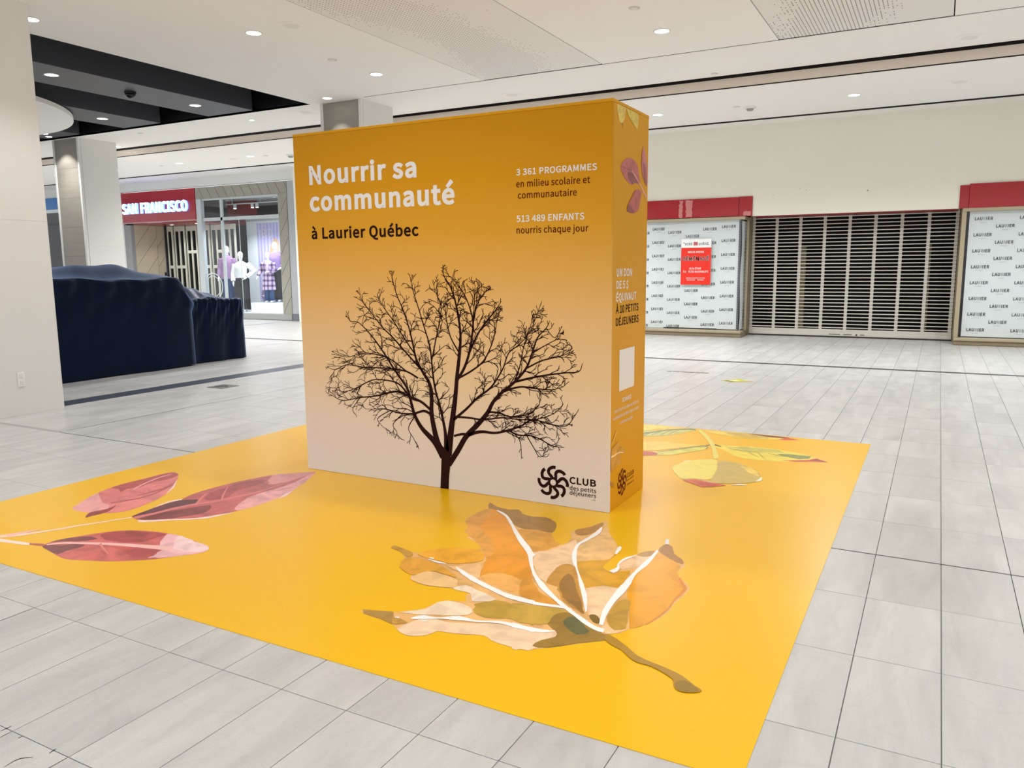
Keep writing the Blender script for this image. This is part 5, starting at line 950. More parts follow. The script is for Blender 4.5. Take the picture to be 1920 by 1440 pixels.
LIMBS = [
 [(757, 1272, 46), (760, 1200, 46), (764, 1130, 50), (766, 1080, 50)],
 [(750, 1100, 34), (705, 1020, 30), (640, 950, 22), (602, 880, 18), (580, 800, 15), (562, 740, 12), (500, 650, 10), (430, 540, 8), (370, 460, 6), (310, 400, 4), (270, 395, 3), (243, 355, 2)],
 [(762, 1080, 34), (728, 1040, 32), (705, 960, 28), (690, 870, 23), (690, 790, 21), (680, 720, 17), (640, 650, 14), (610, 590, 11), (590, 500, 9), (570, 420, 7), (540, 330, 6), (510, 260, 5), (490, 190, 4), (478, 130, 2)],
 [(768, 1070, 30), (762, 980, 18), (750, 910, 14), (735, 840, 12), (712, 760, 10), (698, 680, 10), (690, 600, 8), (680, 520, 7), (650, 420, 6), (620, 320, 5), (592, 230, 4), (576, 152, 2)],
 [(776, 1090, 40), (790, 970, 32), (803, 870, 27), (815, 770, 22), (822, 680, 19), (835, 560, 16), (840, 470, 12), (830, 380, 10), (810, 280, 8), (785, 210, 6), (755, 160, 4), (748, 98, 2)],
 [(822, 700, 14), (858, 640, 13), (885, 560, 12), (900, 470, 10), (905, 400, 8), (890, 330, 6), (862, 260, 5), (822, 200, 4), (800, 170, 3), (812, 122, 2)],
 [(885, 560, 10), (930, 460, 8), (980, 390, 7), (1020, 340, 5), (1052, 290, 2)],
 [(900, 470, 8), (910, 380, 6), (930, 300, 5), (970, 240, 4), (1000, 218, 2)],
 [(780, 1140, 26), (830, 1060, 26), (870, 992, 25), (930, 930, 23), (980, 870, 20), (1012, 810, 16), (1060, 760, 14), (1120, 710, 12), (1180, 640, 10), (1212, 560, 8), (1240, 480, 6), (1285, 430, 4), (1304, 390, 2)],
 [(1120, 710, 10), (1200, 690, 9), (1300, 672, 7), (1390, 662, 5), (1455, 655, 4), (1473, 612, 2)],
 [(1060, 760, 10), (1150, 735, 8), (1240, 745, 6), (1320, 750, 4), (1366, 735, 2)],
 [(806, 990, 10), (850, 980, 12), (880, 985, 14)],
 [(880, 985, 18), (920, 972, 15), (960, 968, 13), (1020, 974, 11), (1090, 960, 10), (1160, 935, 8), (1215, 905, 6), (1310, 930, 5), (1390, 937, 4), (1430, 890, 3), (1455, 850, 2)],
 [(1090, 960, 8), (1140, 985, 7), (1210, 990, 6), (1260, 1010, 5), (1320, 1042, 4), (1380, 1050, 2)],
 [(1185, 990, 5), (1220, 1050, 4), (1250, 1098, 3), (1286, 1084, 2)],
 [(1120, 978, 4), (1150, 1020, 4), (1157, 1110, 2)],
 [(805, 905, 14), (870, 850, 11), (930, 790, 10), (1000, 735, 8), (1060, 640, 6), (1090, 560, 5), (1150, 510, 4), (1205, 440, 3), (1262, 290, 2)],
 [(810, 890, 10), (880, 895, 9), (960, 905, 8), (1060, 895, 6), (1150, 905, 5), (1250, 900, 4), (1330, 870, 3), (1375, 822, 2)],
 [(985, 865, 9), (1040, 870, 8), (1100, 890, 6), (1180, 880, 5), (1240, 840, 3), (1258, 790, 2)],
 [(830, 690, 9), (900, 650, 8), (960, 600, 7), (1000, 520, 5), (1020, 450, 4), (1030, 380, 2)],
 [(1180, 640, 7), (1260, 600, 6), (1340, 580, 4), (1400, 560, 3), (1418, 528, 2)],
 [(1212, 560, 6), (1280, 520, 4), (1340, 490, 3), (1388, 490, 2)],
 [(690, 880, 14), (650, 860, 12), (590, 875, 9), (520, 870, 7), (450, 850, 5), (390, 850, 3), (350, 850, 2)],
 [(690, 860, 13), (640, 815, 13), (575, 785, 11), (520, 760, 10), (470, 765, 9), (400, 782, 7), (320, 790, 5), (230, 805, 4), (175, 780, 3), (145, 765, 2)],
 [(575, 785, 9), (520, 720, 8), (450, 700, 6), (380, 700, 5), (300, 740, 4), (230, 760, 3), (190, 740, 2)],
 [(620, 690, 9), (560, 655, 8), (480, 640, 7), (400, 635, 6), (330, 632, 5), (250, 620, 4), (190, 645, 3), (150, 632, 2)],
 [(560, 655, 7), (490, 600, 6), (420, 570, 5), (330, 560, 4), (250, 580, 3), (170, 550, 2)],
 [(640, 650, 9), (560, 560, 8), (490, 480, 7), (430, 420, 5), (370, 340, 4), (330, 290, 3), (312, 218, 2)],
 [(600, 560, 7), (540, 470, 6), (490, 390, 5), (440, 320, 4), (410, 260, 2)],
 [(690, 600, 7), (710, 500, 6), (730, 400, 5), (740, 320, 4), (715, 250, 3), (718, 195, 2)],
 [(600, 890, 6), (570, 950, 4), (595, 1000, 3), (625, 1060, 2)],
 [(540, 875, 5), (490, 930, 4), (510, 970, 3), (500, 1002, 2)],
 [(470, 860, 4), (410, 900, 4), (440, 945, 2)],
 [(320, 790, 4), (280, 850, 3), (298, 880, 2)],
 [(835, 560, 8), (790, 480, 6), (770, 400, 5), (760, 330, 3), (765, 270, 2)],
 [(905, 400, 6), (920, 320, 4), (935, 180, 2)],
 [(1120, 710, 6), (1150, 620, 5), (1170, 520, 4), (1200, 430, 3), (1222, 350, 2)],
 [(1285, 430, 3), (1330, 480, 3), (1368, 420, 2)]]
tr = random.Random(11); SEGS = []
def grow(p, ang, length, w, depth):
    """a crooked twig growing from p; ang in image space"""
    step = 11.0; n = max(2, int(length / step)); pts = [(p[0], p[1], w)]; a = ang; x, y = p; bend = tr.uniform(-.05, .05); side_ = tr.choice((-1, 1))
    for i in range(n):
        out = math.atan2(y - 980, x - 766); da = (out - a + math.pi) % (2 * math.pi) - math.pi
        a += tr.gauss(0, .17) + bend + .05 * da
        x += math.cos(a) * step; y += math.sin(a) * step
        if not inside((x, y)): break
        pts.append((x, y, max(2.3, w + (2.3 - w) * (i + 1) / n)))
    if len(pts) < 2: return
    SEGS.append(pts)
    if depth > 0:
        k = 1
        while k < len(pts):
            side_ = -side_; d = math.atan2(pts[k][1] - pts[k - 1][1], pts[k][0] - pts[k - 1][0])
            ll = (tr.uniform(26, 62) if depth == 2 else tr.uniform(12, 26)) * (1.15 - .5 * k / len(pts))
            if tr.random() < .8: grow(pts[k][:2], d + side_ * tr.uniform(.45, .85), ll, max(2.3, pts[k][2] * .8), depth - 1)
            k += tr.choice((1, 2, 2, 3)) if depth == 2 else tr.choice((1, 2))
for li, l in enumerate(LIMBS):
    P = smooth_line(l, 5); SEGS.append(P)
    if li == 0: continue
    acc = 0; sd = tr.choice((-1, 1))
    for k in range(5, len(P)):
        acc += math.hypot(P[k][0] - P[k - 1][0], P[k][1] - P[k - 1][1])
        if P[k][2] > 17 or acc < tr.uniform(20, 38): continue
        acc = 0; sd = -sd; d = math.atan2(P[k][1] - P[k - 1][1], P[k][0] - P[k - 1][0])
        grow(P[k][:2], d + sd * tr.uniform(.4, .85), tr.uniform(55, 150) * (1.1 - .75 * k / len(P)), min(5, max(2.6, P[k][2] * .6)), 2)
mb = MB(); kz = 0
for P in SEGS:
    pts = [tp(p) for p in P]; ws = [max(p[2], 2.2) * US for p in P]
    Lf, Rt = ribbon(pts, ws); n = len(pts); yy = YP - (kz % 4) * .00003; kz += 1
    mb.add([(x, yy, max(z, BZ0)) for x, z in Lf + Rt], [(i, i + 1, n + i + 1, n + i) for i in range(n - 1)])
mb.build('printed_tree', ink_brown, front)['label'] = 'dark brown bare tree silhouette'

# ================================================================== NAVY COVERED KIOSKS
navy = mat('navy_cover_cloth', rgb(3, 7, 24), .42, bump=.12, scale=5.0, spec=.22)
_nb = navy.node_tree.nodes['Principled BSDF']; _nb.inputs['Specular Tint'].default_value = (.3, .48, 1, 1)
_nb.inputs['Sheen Weight'].default_value = .6; _nb.inputs['Sheen Tint'].default_value = (.3, .5, 1, 1); _nb.inputs['Sheen Roughness'].default_value = .35
def cover(name, label, x0, x1, y0, y1, prof, ridge, seed):
    """draped cloth: prof(y) gives the height of the shoulder edge, ridge(u, v) the extra height inside"""
    rn = random.Random(seed); nu, nv, nz = 36, 44, 26; ph = [rn.uniform(0, 6.28) for _ in range(12)]
    def top(x, y):
        u = (x - x0) / (x1 - x0); v = (y - y0) / (y1 - y0)
        return prof(v) + ridge(u, v) + .012 * math.sin(13 * v + 5 * u + ph[0]) * math.sin(9 * u + ph[1]) + .009 * math.sin(31 * v + 11 * u + ph[2])
    mb = MB(); vs = []; fs = []
    for i in range(nu + 1):
        for j in range(nv + 1):
            x = x0 + (x1 - x0) * i / nu; y = y0 + (y1 - y0) * j / nv; vs.append((x, y, top(x, y)))
    for i in range(nu):
        for j in range(nv): a = i * (nv + 1) + j; fs.append((a, a + 1, a + nv + 2, a + nv + 1))
    per = [(i, 0) for i in range(nu)] + [(nu, j) for j in range(nv)] + [(i, nv) for i in range(nu, 0, -1)] + [(0, j) for j in range(nv, 0, -1)]
    n = len(per); base = len(vs); cx, cy = (x0 + x1) / 2, (y0 + y1) / 2
    for k in range(1, nz + 1):
        t = k / nz
        for q, (i, j) in enumerate(per):
            x = x0 + (x1 - x0) * i / nu; y = y0 + (y1 - y0) * j / nv; zt = top(x, y); s = 6.283 * q / n
            fold = math.exp(-t * 5) * (.03 * math.sin(17 * s + 3 * t * 6 + ph[3]) + .02 * math.sin(41 * s + ph[4] + 9 * t)) + (.004 + .008 * t) * math.sin(7 * s + ph[5]) + .003 * math.sin(13 * s + ph[6] + 3 * t)
            out = .012 * t + fold + .02 * math.sin(min(1, t * 9) * math.pi / 2)
            nx = -1 if i == 0 else (1 if i == nu else 0); ny = -1 if j == 0 else (1 if j == nv else 0); l = math.hypot(nx, ny) or 1
            z = zt * (1 - t) + (.012 + .008 * math.sin(9 * s + ph[7])) * t
            vs.append((x + nx / l * out, y + ny / l * out, z))
    def idx(k, q): return (per[q][0] * (nv + 1) + per[q][1]) if k == 0 else base + (k - 1) * n + q
    for k in range(nz):
        for q in range(n): r = (q + 1) % n; fs.append((idx(k, q), idx(k, r), idx(k + 1, r), idx(k + 1, q)))
    mb.add(vs, fs, 0, True)
    t = thing(name, label, 'covered kiosk', (cx, cy, 0))
    MB().bbox(x0 + .08, x1 - .08, y0 + .08, y1 - .08, 0.0, .7, .01).build('counter', mat('kiosk_counter', rgb(90, 88, 86), .6), t)
    mb.build('cloth_cover', navy, t)
    return t
def sst(a, b, v): t = min(1, max(0, (v - a) / (b - a))); return t * t * (3 - 2 * t)
cover('covered_kiosk', 'larger kiosk hidden under a navy cloth cover beside the near column', -12.2, -10.3, 5.35, 8.5,
      lambda v: 1.385 - .42 * sst(.93, 1.02, v) + .02 * math.sin(7 * v), lambda u, v: .21 * sst(1.0, .55, u) * sst(.28, .58, v) * sst(1.0, .76, v) * (1 - .35 * sst(.5, 0, u)), 3)
cover('covered_kiosk', 'lower kiosk under a navy cloth cover nearest the yellow box', -11.75, -10.45, 8.62, 9.66,
      lambda v: 1.0 + .02 * math.sin(5 * v), lambda u, v: .16 * sst(1.0, .6, u) * sst(1.0, .35, v) + .03, 5)

# ================================================================== RIGHT HAND STOREFRONT
YW = 16.9; YS = 17.6
wb = MB()
wb.box(-3.47, .235, YW, YW + .68, 2.5, ZU + .05); wb.box(.235, CX1, YW, YW + .12, 2.9, ZU + .05); wb.box(-9.2, -3.47, YW, YW + .12, 2.9, ZU + .05)
wb.box(-16.0, -9.2, YW, YW + .12, 0, ZU + .05)
wb = struct(wb.build('wall_back', wall_paint), 'off-white plain wall above the closed shop grille', 'wall')
# screw marks left on the wall
for u, v in ((1627, 357), (1450, 366), (1500, 354), (1512, 356)):
    p = at_y(u, v, YW - .001); MB().cyl((p.x, YW - .003, p.z), .012 if u > 1600 else .006, .003, 8, 'y').build('screw_hole', mat('screw_hole_dark', rgb(90, 86, 78), .8), wb)
wr = struct(MB().box(CX1 - .1, CX1, 12.5, 17.6, 0, ZU + .05).build('wall_right', wall_paint), 'side wall at the right end of the shop row', 'wall')
t = thing('shop_fascia', 'red glossy fascia band above the left papered window', 'fascia', (-6, YW, 2.5))
MB().bbox(-9.2, -3.745, YW - .035, YW - .001, 2.51, 2.897, .003).build('red_panel', red_gloss, t)
MB().bbox(-3.742, -3.47, YW - .022, YW - .001, 2.505, 2.905, .003).build('red_panel', red_gloss, t)
pch = mat('peeled_red', rgb(206, 130, 128), .6)
for x0, x1, z0, z1 in ((-5.0, -4.93, 2.52, 2.88), (-4.86, -4.72, 2.52, 2.88), (-3.64, -3.5, 2.515, 2.6)):
    w = ragged([(x0, z0), (x1, z0), (x1, z1), (x0, z1)], .015, rnd, .05); mb = MB(); fill(mb, [(x, YW - .0363 if x0 < -3.7 else YW - .0233, z) for x, z in w]); mb.build('peeled_patch', pch, t)
t2 = thing('shop_fascia', 'red fascia band above the right papered window', 'fascia', (2, YW, 2.5))
MB().bbox(.39, 6.0, YW - .035, YW - .001, 2.5, 2.935, .003).build('red_panel', red_gloss, t2)
MB().bbox(.235, .387, YW - .022, YW - .001, 2.5, 2.915, .003).build('red_panel', red_gloss, t2)
struct(MB().box(-3.46, .23, YW + .02, YW + .62, 2.488, 2.4995).build('trim_7', mat('red_soffit', rgb(140, 30, 32), .5)), 'thin red strip under the wall above the grille', 'trim')

def papered_window(name, label, x0, x1, ret_x, side_dir):
    """bay window: sill, frame, glass in front of the paper, a return at ret_x towards the grille"""
    w = bpy.data.objects.new(name, None); COL.objects.link(w); w.location = ((x0 + x1) / 2, YW, 0); struct(w, label, 'window')
    MB().bbox(x0, x1, YW - .14, YW + .1, .005, .085, .004).build('plinth', tan_shaded, w)
    MB().bbox(x0, x1, YW - .17, YW + .1, .085, .135, .006).build('sill', tan_metal, w)
    MB().bbox(x0, x1, YW - .05, YW + .06, 2.44, 2.5, .004).build('head_frame', tan_metal, w)
    MB().box(x0 + .03, x1 - .03, YW + .01, YW + .022, .135, 2.44).build('glass_pane', window_glass, w)
    xa = ret_x
    s = side_dir
    MB().bbox(min(xa, xa - s * .06), max(xa, xa - s * .06), YW + .1, YS - .12, .005, .12, .004).build('plinth', tan_shaded, w)
    MB().bbox(min(xa, xa - s * .05), max(xa, xa - s * .05), YW + .1, YS - .1, 2.44, 2.5, .004).build('head_frame', tan_metal, w)
    MB().box(xa - s * .03, xa - s * .022, YW + .1, YS - .3, .12, 2.44).build('glass_pane', window_glass, w)
    for yy, ww in ((YS - .34, .05), (YS - .2, .06), (YS - .1, .06)):
        MB().bbox(min(xa, xa - s * .05), max(xa, xa - s * .05), yy, yy + ww, .005, 2.5, .004).build('post', tan_metal if ww < .055 else tan_shaded, w)
    return w
papered_window('window_1', 'papered shop window in tan frame between the yellow box and the grille', -9.2, -3.6, -3.6, 1)
papered_window('window_2', 'papered shop window in tan frame at the right edge', .30, 6.0, .30, -1)
for nm, x in (('window_2', .30),):
    MB().bbox(x - .005, x + .07, YW - .03, YW + .05, .135, 2.45, .004).build('corner_post', tan_metal, bpy.data.objects[nm])

# printed paper behind the glass
def word_mesh():
    mb = MB(); x = 0.0; tot = sum(glyph('S' + c, 13)[0] + 14 for c in 'LAURIER'); sc = .295 / tot; h = .058 / (CAPS['S'] + 26)
    for c in 'LAURIER':
        adv, cs, flat, tri = glyph('S' + c, 13); first = c == 'R' and x < tot * .6
        mb.add([((p[0] + x) * sc, 0, (p[1] + 13) * h) for p in flat], tri, 1 if first else 0); x += adv + 14
    for vs, fs, kind in set_words('QUÉBEC', Vector((.09, 0, -.045)), Vector((1, 0, 0)), Vector((0, 0, 1)), .11, .014, 0): mb.add(vs, fs, 1)
    o = mb.build('printed_word', [print_grey, print_pale]); me = o.data; bpy.data.objects.remove(o); return me
WORD = word_mesh()
def paper_sheet(label, x0, x1, z0, z1, off, yoff, group, cols):
    t = thing('window_paper', label, 'paper', ((x0 + x1) / 2, YW + .06, z0), group)
    mb = MB(); nx, nz = 24, 30; rn = random.Random(int(abs(x0) * 100)); a, b, c = [rn.uniform(0, 6) for _ in range(3)]
    vs = []
    for i in range(nx + 1):
        for j in range(nz + 1):
            u = i / nx; v = j / nz; x = x0 + (x1 - x0) * u; z = z0 + (z1 - z0) * v
            vs.append((x, YW + yoff + .003 * math.sin(5 * x + a + 2 * z) * math.sin(3 * z + b) + .004 * (math.sin(9 * z + c) * math.exp(-u * 14)), z))
    mb.add(vs, [(i * (nz + 1) + j, (i + 1) * (nz + 1) + j, (i + 1) * (nz + 1) + j + 1, i * (nz + 1) + j + 1) for i in range(nx) for j in range(nz)], 0, True)
    mb.build('sheet', paper, t)
    for c_, (x, zo) in enumerate(cols):
        z = z0 + zo
        while z < z1 - .05:
            o = link('printed_word', WORD, t); o.matrix_parent_inverse = parent_inv(t); o.location = (x, YW + yoff - .006, z)
            z += .29
    return t
paper_sheet('word-printed paper sheet close beside the yellow box, left of the poster', -9.0, -5.33, .14, 2.44, 0, .075, 'papers in the left shop window', [(-7.1, .06), (-6.75, .2), (-6.35, .06), (-5.98, .02), (-5.62, .1)])
paper_sheet('paper sheet printed with a repeated grey word behind the red poster', -5.35, -4.12, .16, 2.44, .1, .065, 'papers in the left shop window', [(-5.26, .0), (-4.87, .2), (-4.5, .05)])
paper_sheet('narrow word-printed paper sheet at the right end of the left window', -4.15, -3.72, .15, 2.44, .2, .055, 'papers in the left shop window', [(-4.1, .1)])
paper_sheet('word-printed paper sheet in the shop window at the right edge', .42, 2.2, .15, 2.45, .0, .065, 'papers in the right shop window', [(.50, .1), (.845, .25), (1.2, .1), (1.55, .25), (1.88, .1)])
paper_sheet('word-printed paper sheet just beyond the right picture edge', 2.2, 5.9, .15, 2.45, .0, .075, 'papers in the right shop window', [(2.3, .1), (2.65, .25), (3.0, .1)])
# side paper seen through the return, and the dark perforated post
t = thing('window_paper', 'crumpled paper on the side return next to the grille', 'paper', (-3.7, YW + .3, .15))
mb = MB(); vs = []; n = 20
for i in range(n + 1):
    for j in range(16):
        y = YW + .1 + .42 * j / 15; z = .14 + 2.28 * i / n; vs.append((-3.69 + .012 * math.sin(j * 1.1 + i * .5), y, z))
mb.add(vs, [(i * 16 + j, i * 16 + j + 1, (i + 1) * 16 + j + 1, (i + 1) * 16 + j) for i in range(n) for j in range(15)], 0, True); mb.build('sheet', paper, t)
t = thing('shelf_standard', 'dark slotted metal upright at the corner of the left papered window', 'shelf upright', (-3.72, YW + .05, .14))
MB().box(-3.735, -3.70, YW + .03, YW + .05, .14, 2.43).build('upright', mat('slot_grey', rgb(110, 118, 126), .5, metal=.3), t)
mb = MB()
for k in range(45): mb.box(-3.728, -3.708, YW + .0285, YW + .03, .17 + k * .05, .195 + k * .05)
mb.build('slots', mat('slot_dark', rgb(36, 42, 52), .6), t)['kind'] = 'stuff'

# moving notice poster
a = at_y(1278, 449, YW - .004); b = at_y(1334, 447, YW - .004); c = at_y(1332, 535, YW - .004); d = at_y(1276, 532.5, YW - .004)
px0, px1, pz1, pz0 = (a.x + d.x) / 2, (b.x + c.x) / 2, (a.z + b.z) / 2, (c.z + d.z) / 2
pw, ph_ = px1 - px0, pz1 - pz0
pos = thing('poster', 'red and white moving notice poster on the left papered window', 'poster', ((px0 + px1) / 2, YW, pz0))
po = MB().bbox(px0, px1, YW - .006, YW + .008, pz0, pz1, .001).build('poster_board', mat('poster_white', rgb(240, 242, 242), .4), pos)
mb = MB(); mb.add([(px0, YW - .0066, pz0), (px1, YW - .0066, pz0), (px1, YW - .0066, pz0 + ph_ * .81), (px0, YW - .0066, pz0 + ph_ * .81)], [(0, 1, 2, 3)]); mb.build('red_field', mat('poster_red', rgb(232, 42, 22), .4), pos)
ink_black = mat('ink_black', rgb(20, 18, 20), .5)
def ptext(s, u0, u1, v, cap, m, w=6, dy=.0072, **k):
    lettering(s, Vector((px0 + pw * u0, YW - dy, pz0 + ph_ * v)), FXd, FZd, pw * (u1 - u0), ph_ * cap, m, pos, w, **k)
ptext('*eckō', .07, .37, .865, .062, ink_black)
ptext('unltd.', .58, .93, .865, .062, ink_black)
mb = MB(); mb.add([(px0 + pw * u, YW - .0072, pz0 + ph_ * v) for u, v in ((.41, .86), (.55, .86), (.55, .935), (.41, .935))], [(0, 1, 2, 3)]); mb.build('emblem', mat('emblem_red', rgb(196, 92, 100), .5), pos)
ptext('NOUS AVONS', .23, .76, .695, .045, ink_white, 9)
ptext('DÉMÉNAGÉ', .055, .93, .526, .086, ink_white, 12, .0072, outline=8)
ptext('DÉMÉNAGÉ', .055, .93, .526, .086, ink_black, 12, .0078)
ptext('AU 2e ÉTAGE', .28, .68, .335, .042, ink_white, 9)
ptext("À CÔTÉ DU McDONALD'S", .08, .92, .265, .042, ink_white, 9)
ptext('VENEZ VISITER NOTRE', .18, .82, .135, .022, ink_white, 8)
ptext('NOUVEAU MAGASIN', .21, .77, .095, .022, ink_white, 8)

# rolling grille
sh = thing('rolling_grille', 'closed aluminium rolling grille between the two papered windows', 'shutter', (-1.65, YS, 0))
X0g, X1g = -3.60, .275
bar = MB().bbox(X0g, X1g, -.012, .012, -.0105, .0105, .004).build('bar', shutter_metal); bme = bar.data; bpy.data.objects.remove(bar)
z = .20; nb = 0
while z < 2.62:
    o = link('bar', bme, sh); o.matrix_parent_inverse = parent_inv(sh); o.location = (0, YS, z); z += .0735; nb += 1
lk = MB()
for k in range(nb): lk.bbox(-.031, .031, -.014, .0, .20 + k * .0735 - .0345, .20 + k * .0735 + .0345, .004)
lo = lk.build('link_column', shutter_metal); lme = lo.data; bpy.data.objects.remove(lo)
for k in range(9):
    o = link('link_column', lme, sh); o.matrix_parent_inverse = parent_inv(sh); o.location = (-3.565 + .4755 * k, YS - .004, 0)
MB().bbox(X0g, X1g, YS - .03, YS + .03, .03, .1, .006).build('bottom_bar', shutter_metal, sh)
MB().bbox(X0g, X1g, YS - .02, YS + .02, .1, .165, .006).build('bottom_bar', shutter_metal, sh)
MB().bbox(X0g, X1g, YS - .022, YS + .022, .006, .03, .002).build('rubber_seal', mat('rubber', rgb(50, 46, 42), .8), sh)
for x in (-3.64, .28): MB().bbox(x - .0, x + .035, YS - .05, YS + .05, .0, 2.66, .004).build('guide_rail', tan_shaded, sh)
MB().cyl((-1.43, YS - .034, .062), .018, .006, 16, 'y').build('lock', mat('lock_dark', rgb(80, 76, 70), .4, metal=.6), sh)
stickm = mat('grille_sticker', rgb(112, 110, 104), .5)
for x0, x1 in ((-1.96, -1.74), (-1.68, -1.52), (-1.36, -1.28)): MB().box(x0, x1, YS - .0312, YS - .03, .055, .075).build('sticker', stickm, sh)
# dark unlit shop behind the grille
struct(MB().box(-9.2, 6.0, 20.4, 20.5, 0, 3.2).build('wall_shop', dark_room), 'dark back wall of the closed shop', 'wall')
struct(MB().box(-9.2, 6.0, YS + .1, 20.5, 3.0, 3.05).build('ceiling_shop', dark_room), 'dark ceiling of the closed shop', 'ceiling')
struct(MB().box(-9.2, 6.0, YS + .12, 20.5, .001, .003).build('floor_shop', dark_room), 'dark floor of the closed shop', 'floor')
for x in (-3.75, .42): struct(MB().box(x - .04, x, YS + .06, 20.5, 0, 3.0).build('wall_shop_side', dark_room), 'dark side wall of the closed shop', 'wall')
for x, w, lab in ((-2.75, .12, 'pale post dimly seen behind the left part of the grille'), (-.28, .1, 'pale post dimly seen behind the right part of the grille')):
    tag(MB().bbox(x, x + w, 18.6, 18.7, .003, 1.9, .006).build('shop_post', mat('dim_post', rgb(150, 140, 108), .6)), lab, 'post')

# ================================================================== LEFT STOREFRONT
YSF = 17.3
wl = MB()
wl.box(CX0, -16.0, YSF, YSF + .1, 4.03, ZU + .05)
struct(MB().box(-26.4, -23.93, YSF, YSF + .1, 0, 4.02).build('wall_left_pier', wall_cool), 'pale wall between the two left shops', 'wall')
struct(MB().box(-16.09, -16.0, YW + .13, YSF + .1, 0, 4.02).build('wall_left_return', wall_cool), 'short return wall beside the grey pilaster', 'wall')
struct(wl.build('wall_left_shops', wall_cool), 'pale wall above the mannequin shop', 'wall')
pil = thing('pilaster', 'grey metal pilaster between the shop window and the box', 'pilaster', (-16.3, YSF, 0))
MB().bbox(-16.60, -16.1, YSF - .03, YSF + .08, .2, 4.0, .004).build('pilaster_panel', mat('grey_metal_panel', rgb(176, 180, 184), .4, metal=.3), pil)
MB().bbox(-16.60, -16.1, YSF - .035, YSF + .08, .005, .2, .004).build('pilaster_base', mat('grey_base', rgb(112, 116, 124), .5), pil)
MB().cyl((-16.16, YSF - .033, .62), .02, .004, 12, 'y').build('key_switch', black_paint, pil)
wood = mat('grey_wood_cladding', rgb(156, 152, 142), .55, noise=.1, scale=5, stretch=(3, 3, .6))
sur = thing('window_surround', 'grey diagonal wood surround of the mannequin window', 'window surround', (-18.5, YSF, 0))
for rect, ang in (((-20.40, -16.63, 3.66, 4.0), math.radians(-58)), ((-16.97, -16.63, .17, 3.655), math.radians(58))):
    for poly in diagonal_boards(rect, ang, .3, .012):
        prism_xz(MB(), poly, YSF - .02, YSF + .05).build('cladding_board', wood, sur)
MB().box(-20.40, -16.63, YSF + .05, YSF + .08, 3.66, 4.0).build('backing', mat('wood_backing', rgb(96, 92, 84), .8), sur)
MB().box(-16.97, -16.63, YSF + .05, YSF + .08, .17, 3.66).build('backing', mat('wood_backing', rgb(96, 92, 84), .8), sur)
MB().bbox(-20.40, -16.63, YSF - .04, YSF + .08, .01, .17, .004).build('kick_plate', mat('kick_grey', rgb(158, 160, 158), .5), sur)
w3 = bpy.data.objects.new('window_3', None); COL.objects.link(w3); w3.location = (-18.5, YSF, 0); struct(w3, 'tall lit shop window with mannequins', 'window')
alu = mat('pale_aluminium', rgb(198, 206, 208), .35, metal=.4)
MB().bbox(-20.42, -20.20, YSF - .01, YSF + .12, .17, 3.66, .006).build('post', alu, w3)
MB().bbox(-19.42, -19.33, YSF + .03, YSF + .09, .17, 3.66, .004).build('mullion', alu, w3)
MB().bbox(-20.20, -16.97, YSF + .03, YSF + .09, 2.98, 3.08, .004).build('transom', alu, w3)
MB().bbox(-20.20, -16.97, YSF + .02, YSF + .09, 3.6, 3.66, .004).build('head_frame', alu, w3)
MB().bbox(-17.02, -16.97, YSF + .02, YSF + .09, .17, 3.66, .004).build('jamb', alu, w3)
MB().bbox(-20.20, -16.97, YSF + .01, YSF + .09, .17, .2, .004).build('bottom_rail', alu, w3)
for x0, x1 in ((-20.20, -19.42), (-19.33, -18.675), (-18.665, -17.02)):
    for z0, z1 in ((.2, 2.98), (3.08, 3.6)): MB().box(x0, x1, YSF + .055, YSF + .063, z0, z1).build('glass_pane', window_glass, w3)
MB().box(-18.675, -18.665, YSF + .05, YSF + .068, .2, 2.98).build('glass_joint', alu, w3)
# round frosted mark and small lettering on the glass
mb = MB(); n = 40; c = at_y(400, 537, YSF + .05)
for rr0, rr1 in ((.42, .39), (.33, .31)):
    vs = [(c.x + rr * math.cos(2 * math.pi * k / n), YSF + .054, c.z + rr * math.sin(2 * math.pi * k / n)) for rr in (rr0, rr1) for k in range(n)]
    mb.add(vs, [(k, (k + 1) % n, n + (k + 1) % n, n + k) for k in range(n)])
mb.build('frosted_mark', mat('frost_white', rgb(214, 222, 220), .6), w3)
# red sign box with lit letters
sign = thing('shop_sign', 'red shop sign with glowing white capital letters', 'sign', (-22.2, YSF, 3.03))
MB().bbox(-23.92, -20.425, YSF - .03, YSF + .12, 3.05, 4.0, .004).build('sign_panel', mat('sign_red', rgb(168, 10, 38), .15, coat=.3), sign)
MB().bbox(-23.92, -20.425, YSF - .032, YSF + .12, 3.02, 3.05, .003).build('sign_edge', mat('sign_edge_pink', rgb(206, 160, 160), .4), sign)
glow = mat('letter_face_lit', (1, 1, 1, 1), .4, emit=(.82, .96, 1, 1), estr=3.6); glow_side = mat('letter_side_lit', (.4, .5, 1, 1), .4, emit=(.12, .3, 1, 1), estr=2.6)
a = at_y(229, 400, YSF - .1); b = at_y(350, 391, YSF - .1)
for vs, fs, kind in set_words('SAN FRANCISCO', Vector((a.x, YSF - .031, 3.315)), FXd, FZd, b.x - a.x, 0.335, 9, space=-1, depth=.07, per_letter=True):
    mb = MB(); mb.add(vs, fs); mb.mi = list(kind); mb.build('letter', [glow, glow_side], sign)
